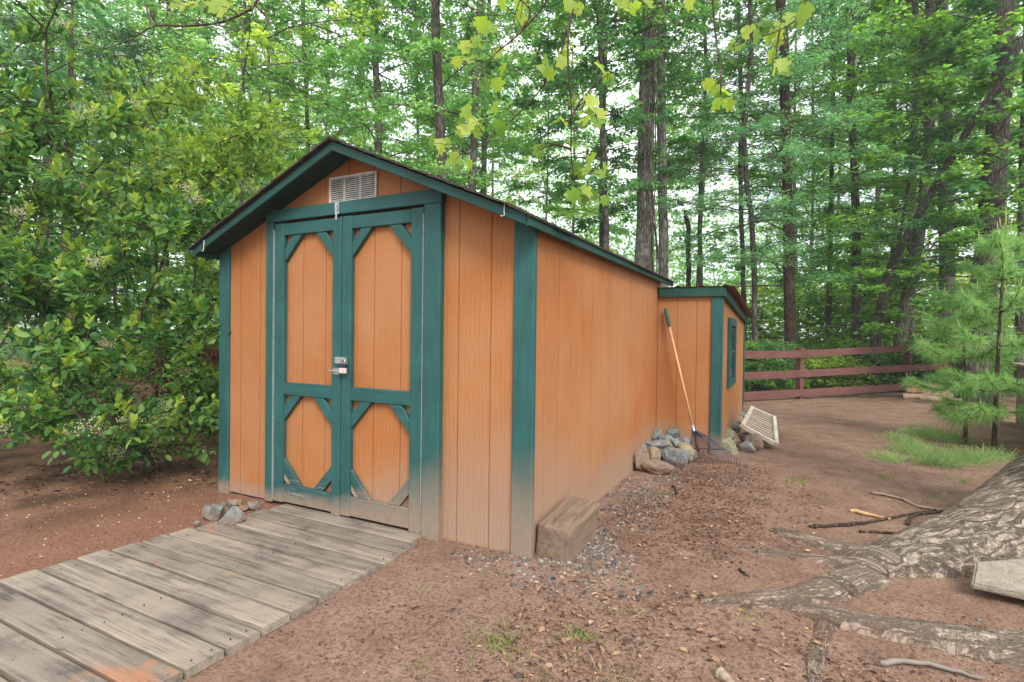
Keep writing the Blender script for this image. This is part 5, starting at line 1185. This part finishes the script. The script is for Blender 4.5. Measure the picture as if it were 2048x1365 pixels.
o = link('flat_stone', me); tp_ = atz(1930, 1160, .10)+RT*.31; o.location = (tp_[0], tp_[1], .085); o.rotation_euler = (.22, -.03, YAW-.1); tag(o, 'flat tan slab of stone leaning on the roots at the right border', 'stone slab')
def scatter(n, fields, seed):
    """fields: (x0,x1,y0,y1,weight); soft-edged boxes on the ground"""
    rng = np.random.default_rng(seed); tot = sum(f[4] for f in fields); P = []
    for x0, x1, y0, y1, w_ in fields:
        m = int(n*w_/tot); u = rng.beta(1.6, 1.6, (m, 2)); P.append(np.c_[x0+(x1-x0)*u[:, 0], y0+(y1-y0)*u[:, 1]])
    P = np.concatenate(P); nn = snoise(P[:, 0], P[:, 1], seed, 3.0, 3); P = P[nn > rng.uniform(-.45, .40, len(P))]
    inside = (P[:, 0] > -2.7) & (P[:, 0] < .0) & (P[:, 1] > 0) & (P[:, 1] < 6.3); inside |= (P[:, 0] > -.1) & (P[:, 0] < .63) & (P[:, 1] > 3.2) & (P[:, 1] < 6.3)
    P = P[~inside]; rz = root_field(P[:, 0], P[:, 1])[0]; g_ = gz(P[:, 0], P[:, 1])
    on_ramp = (P[:, 0] > -1.95) & (P[:, 0] < -.66) & (P[:, 1] < .01)
    z = np.where(on_ramp, .022, np.maximum(g_, rz)); keep = ~on_ramp | (rng.uniform(size=len(P)) < .10)
    return np.c_[P, z][keep], rng
def litter(name, n, fields, L0, L1, mat, label, seed, asp=.5, lift=.006, shape=T_HEX, curl=.35):
    P, rng = scatter(n, fields, seed); m = len(P); P[:, 2] += rng.uniform(.001, lift, m)
    D = np.c_[rng.normal(size=(m, 2)), rng.normal(0, .16, m)]; N = np.array([0, 0, 1.0])+rng.normal(0, curl, (m, 3)); L = rng.uniform(L0, L1, m)*rng.uniform(.6, 1, m)
    v, f = leaves(P, D, N, L, L*asp*rng.uniform(.6, 1.3, m), shape); o = link(name, np_mesh(name, v, f, mat)); tag(o, label, None, None, 'stuff')
def m_lit(name, stops):
    g = G(name); return g.end(g.bsdf(g.ramp(g.island(), stops), .85, spec=.2))
m_dry = m_lit('dry_leaf', [(0, (.06, .035, .025)), (.4, (.16, .085, .05)), (.7, (.25, .14, .085)), (.9, (.33, .21, .13)), (.98, (.42, .31, .20)), (1, (.40, .26, .06))])
m_chip = m_lit('bark_chip', [(0, (.02, .013, .010)), (.45, (.075, .040, .028)), (.75, (.15, .082, .055)), (.92, (.25, .15, .10)), (1, (.42, .29, .20))])
m_straw = m_lit('pine_straw', [(0, (.13, .065, .035)), (.6, (.27, .14, .075)), (1, (.42, .27, .15))])
m_petal = m_lit('fallen_blossom', [(0, (.45, .38, .27)), (1, (.72, .66, .52))])
m_gravel = m_lit('gravel_stone', [(0, (.05, .048, .048)), (.4, (.115, .105, .098)), (.75, (.19, .165, .145)), (1, (.30, .25, .21))])
litter('leaf_litter', 11000, [(.1, 2.6, -1.5, .1, 2.6), (.1, 1.5, .2, 3.2, 1.5), (-.9, 1.2, -1.5, .0, .6), (1.0, 4.0, 1.5, 7, .5), (-5.5, -2.2, -2.5, 2.5, .9), (.4, 4.5, 6, 11.5, .7)], .012, .046, m_dry, 'dry brown leaves scattered over the yard', 301, .45, .012)
litter('bark_chips', 34000, [(.2, 1.3, .3, 3.2, 1.3), (.1, 2.6, -1.3, .4, 1.5), (-1.0, 1.2, -1.6, .1, .9), (1.0, 4.2, .8, 7, .9), (-5.0, -1.9, -2.7, 1.0, 1.0), (.3, 5, 5, 11, .7)], .005, .018, m_chip, 'crumbs of bark and leaf over the bare soil', 302, .5, .004)
m_wl = m_lit('wall_chip', [(0, (.03, .018, .013)), (.4, (.12, .060, .041)), (.8, (.22, .12, .082)), (1, (.32, .21, .15))])
litter('wall_litter', 9500, [(.05, 1.15, .3, 3.3, 1.0), (.5, 2.5, -1.4, -.2, .35)], .010, .034, m_wl, 'dark brown shed bark and leaf crumbs gathered along the wall', 307, .45, .006)
litter('pine_straw', 9000, [(.15, 1.3, .5, 3.2, 1.0), (1.0, 3.8, .8, 6, 1.2), (-.4, 2.6, -1.6, .4, 1.6), (-4.5, -2.2, -2, 1, .4)], .025, .08, m_straw, 'brown pine needles lying on the soil', 303, .035, .008, T_TRI, .2)
litter('fallen_blossom', 1500, [(-4.8, -1.9, -2.6, 1.0, 1)], .006, .016, m_petal, 'pale fallen blossom bits on the clay by the shrub', 304, .7, .004)
litter('shade_litter', 3800, [(-5.5, -2.75, -.9, 2.8, 1)], .02, .06, m_chip, 'dark leaf mould under the flowering shrubs', 305, .5, .012)
ico = np.array([(0, 0, 1), (.9, 0, .3), (.28, .85, .3), (-.72, .53, .3), (-.72, -.53, .3), (.28, -.85, .3), (.7, .5, -.4), (-.28, .85, -.4), (-.9, 0, -.4), (-.28, -.85, -.4), (.7, -.5, -.4)])
icf = np.array([(0, 1, 2), (0, 2, 3), (0, 3, 4), (0, 4, 5), (0, 5, 1), (1, 6, 2), (2, 6, 7), (2, 7, 3), (3, 7, 8), (3, 8, 4), (4, 8, 9), (4, 9, 5), (5, 9, 10), (5, 10, 1), (1, 10, 6)])
P, rng = scatter(5200, [(.0, .50, .15, 2.5, 2.2), (.08, .55, .0, .9, .8), (-.55, .75, -.32, .15, .28), (.0, 2.5, -1.4, .6, .12)], 306); m = len(P)
S = rng.uniform(.005, .017, m)*rng.uniform(.6, 1.2, m); az = rng.uniform(0, 6.28, m); sh = rng.uniform(.6, 1.3, (m, 11, 3))
Vg = ico[None]*sh*S[:, None, None]*np.array([1, 1, .62]); ca, sa = np.cos(az)[:, None], np.sin(az)[:, None]
Vg = np.stack([Vg[..., 0]*ca-Vg[..., 1]*sa, Vg[..., 0]*sa+Vg[..., 1]*ca, Vg[..., 2]], -1)+P[:, None]
o = link('gravel', np_mesh('gravel', Vg.reshape(-1, 3), ((np.arange(m)*11)[:, None, None]+icf[None]).reshape(-1, 3), m_gravel)); tag(o, 'grey gravel along the foot of the shed wall', None, None, 'stuff')

# ================================================================== AIR
g = G('forest_air'); pv = g.n('VolumePrincipled'); pv.inputs['Color'].default_value = (.92, .96, .92, 1); pv.inputs['Density'].default_value = 0.0022; pv.inputs['Anisotropy'].default_value = .2
g.t.links.new(pv.outputs['Volume'], g.out.inputs['Volume'])
hz_ = MB().box((-140, -140, -1.8), (140, 140, 27)).build('haze', g.m); tag(hz_, 'thin bright haze hanging in the wood', 'haze', None, 'stuff')
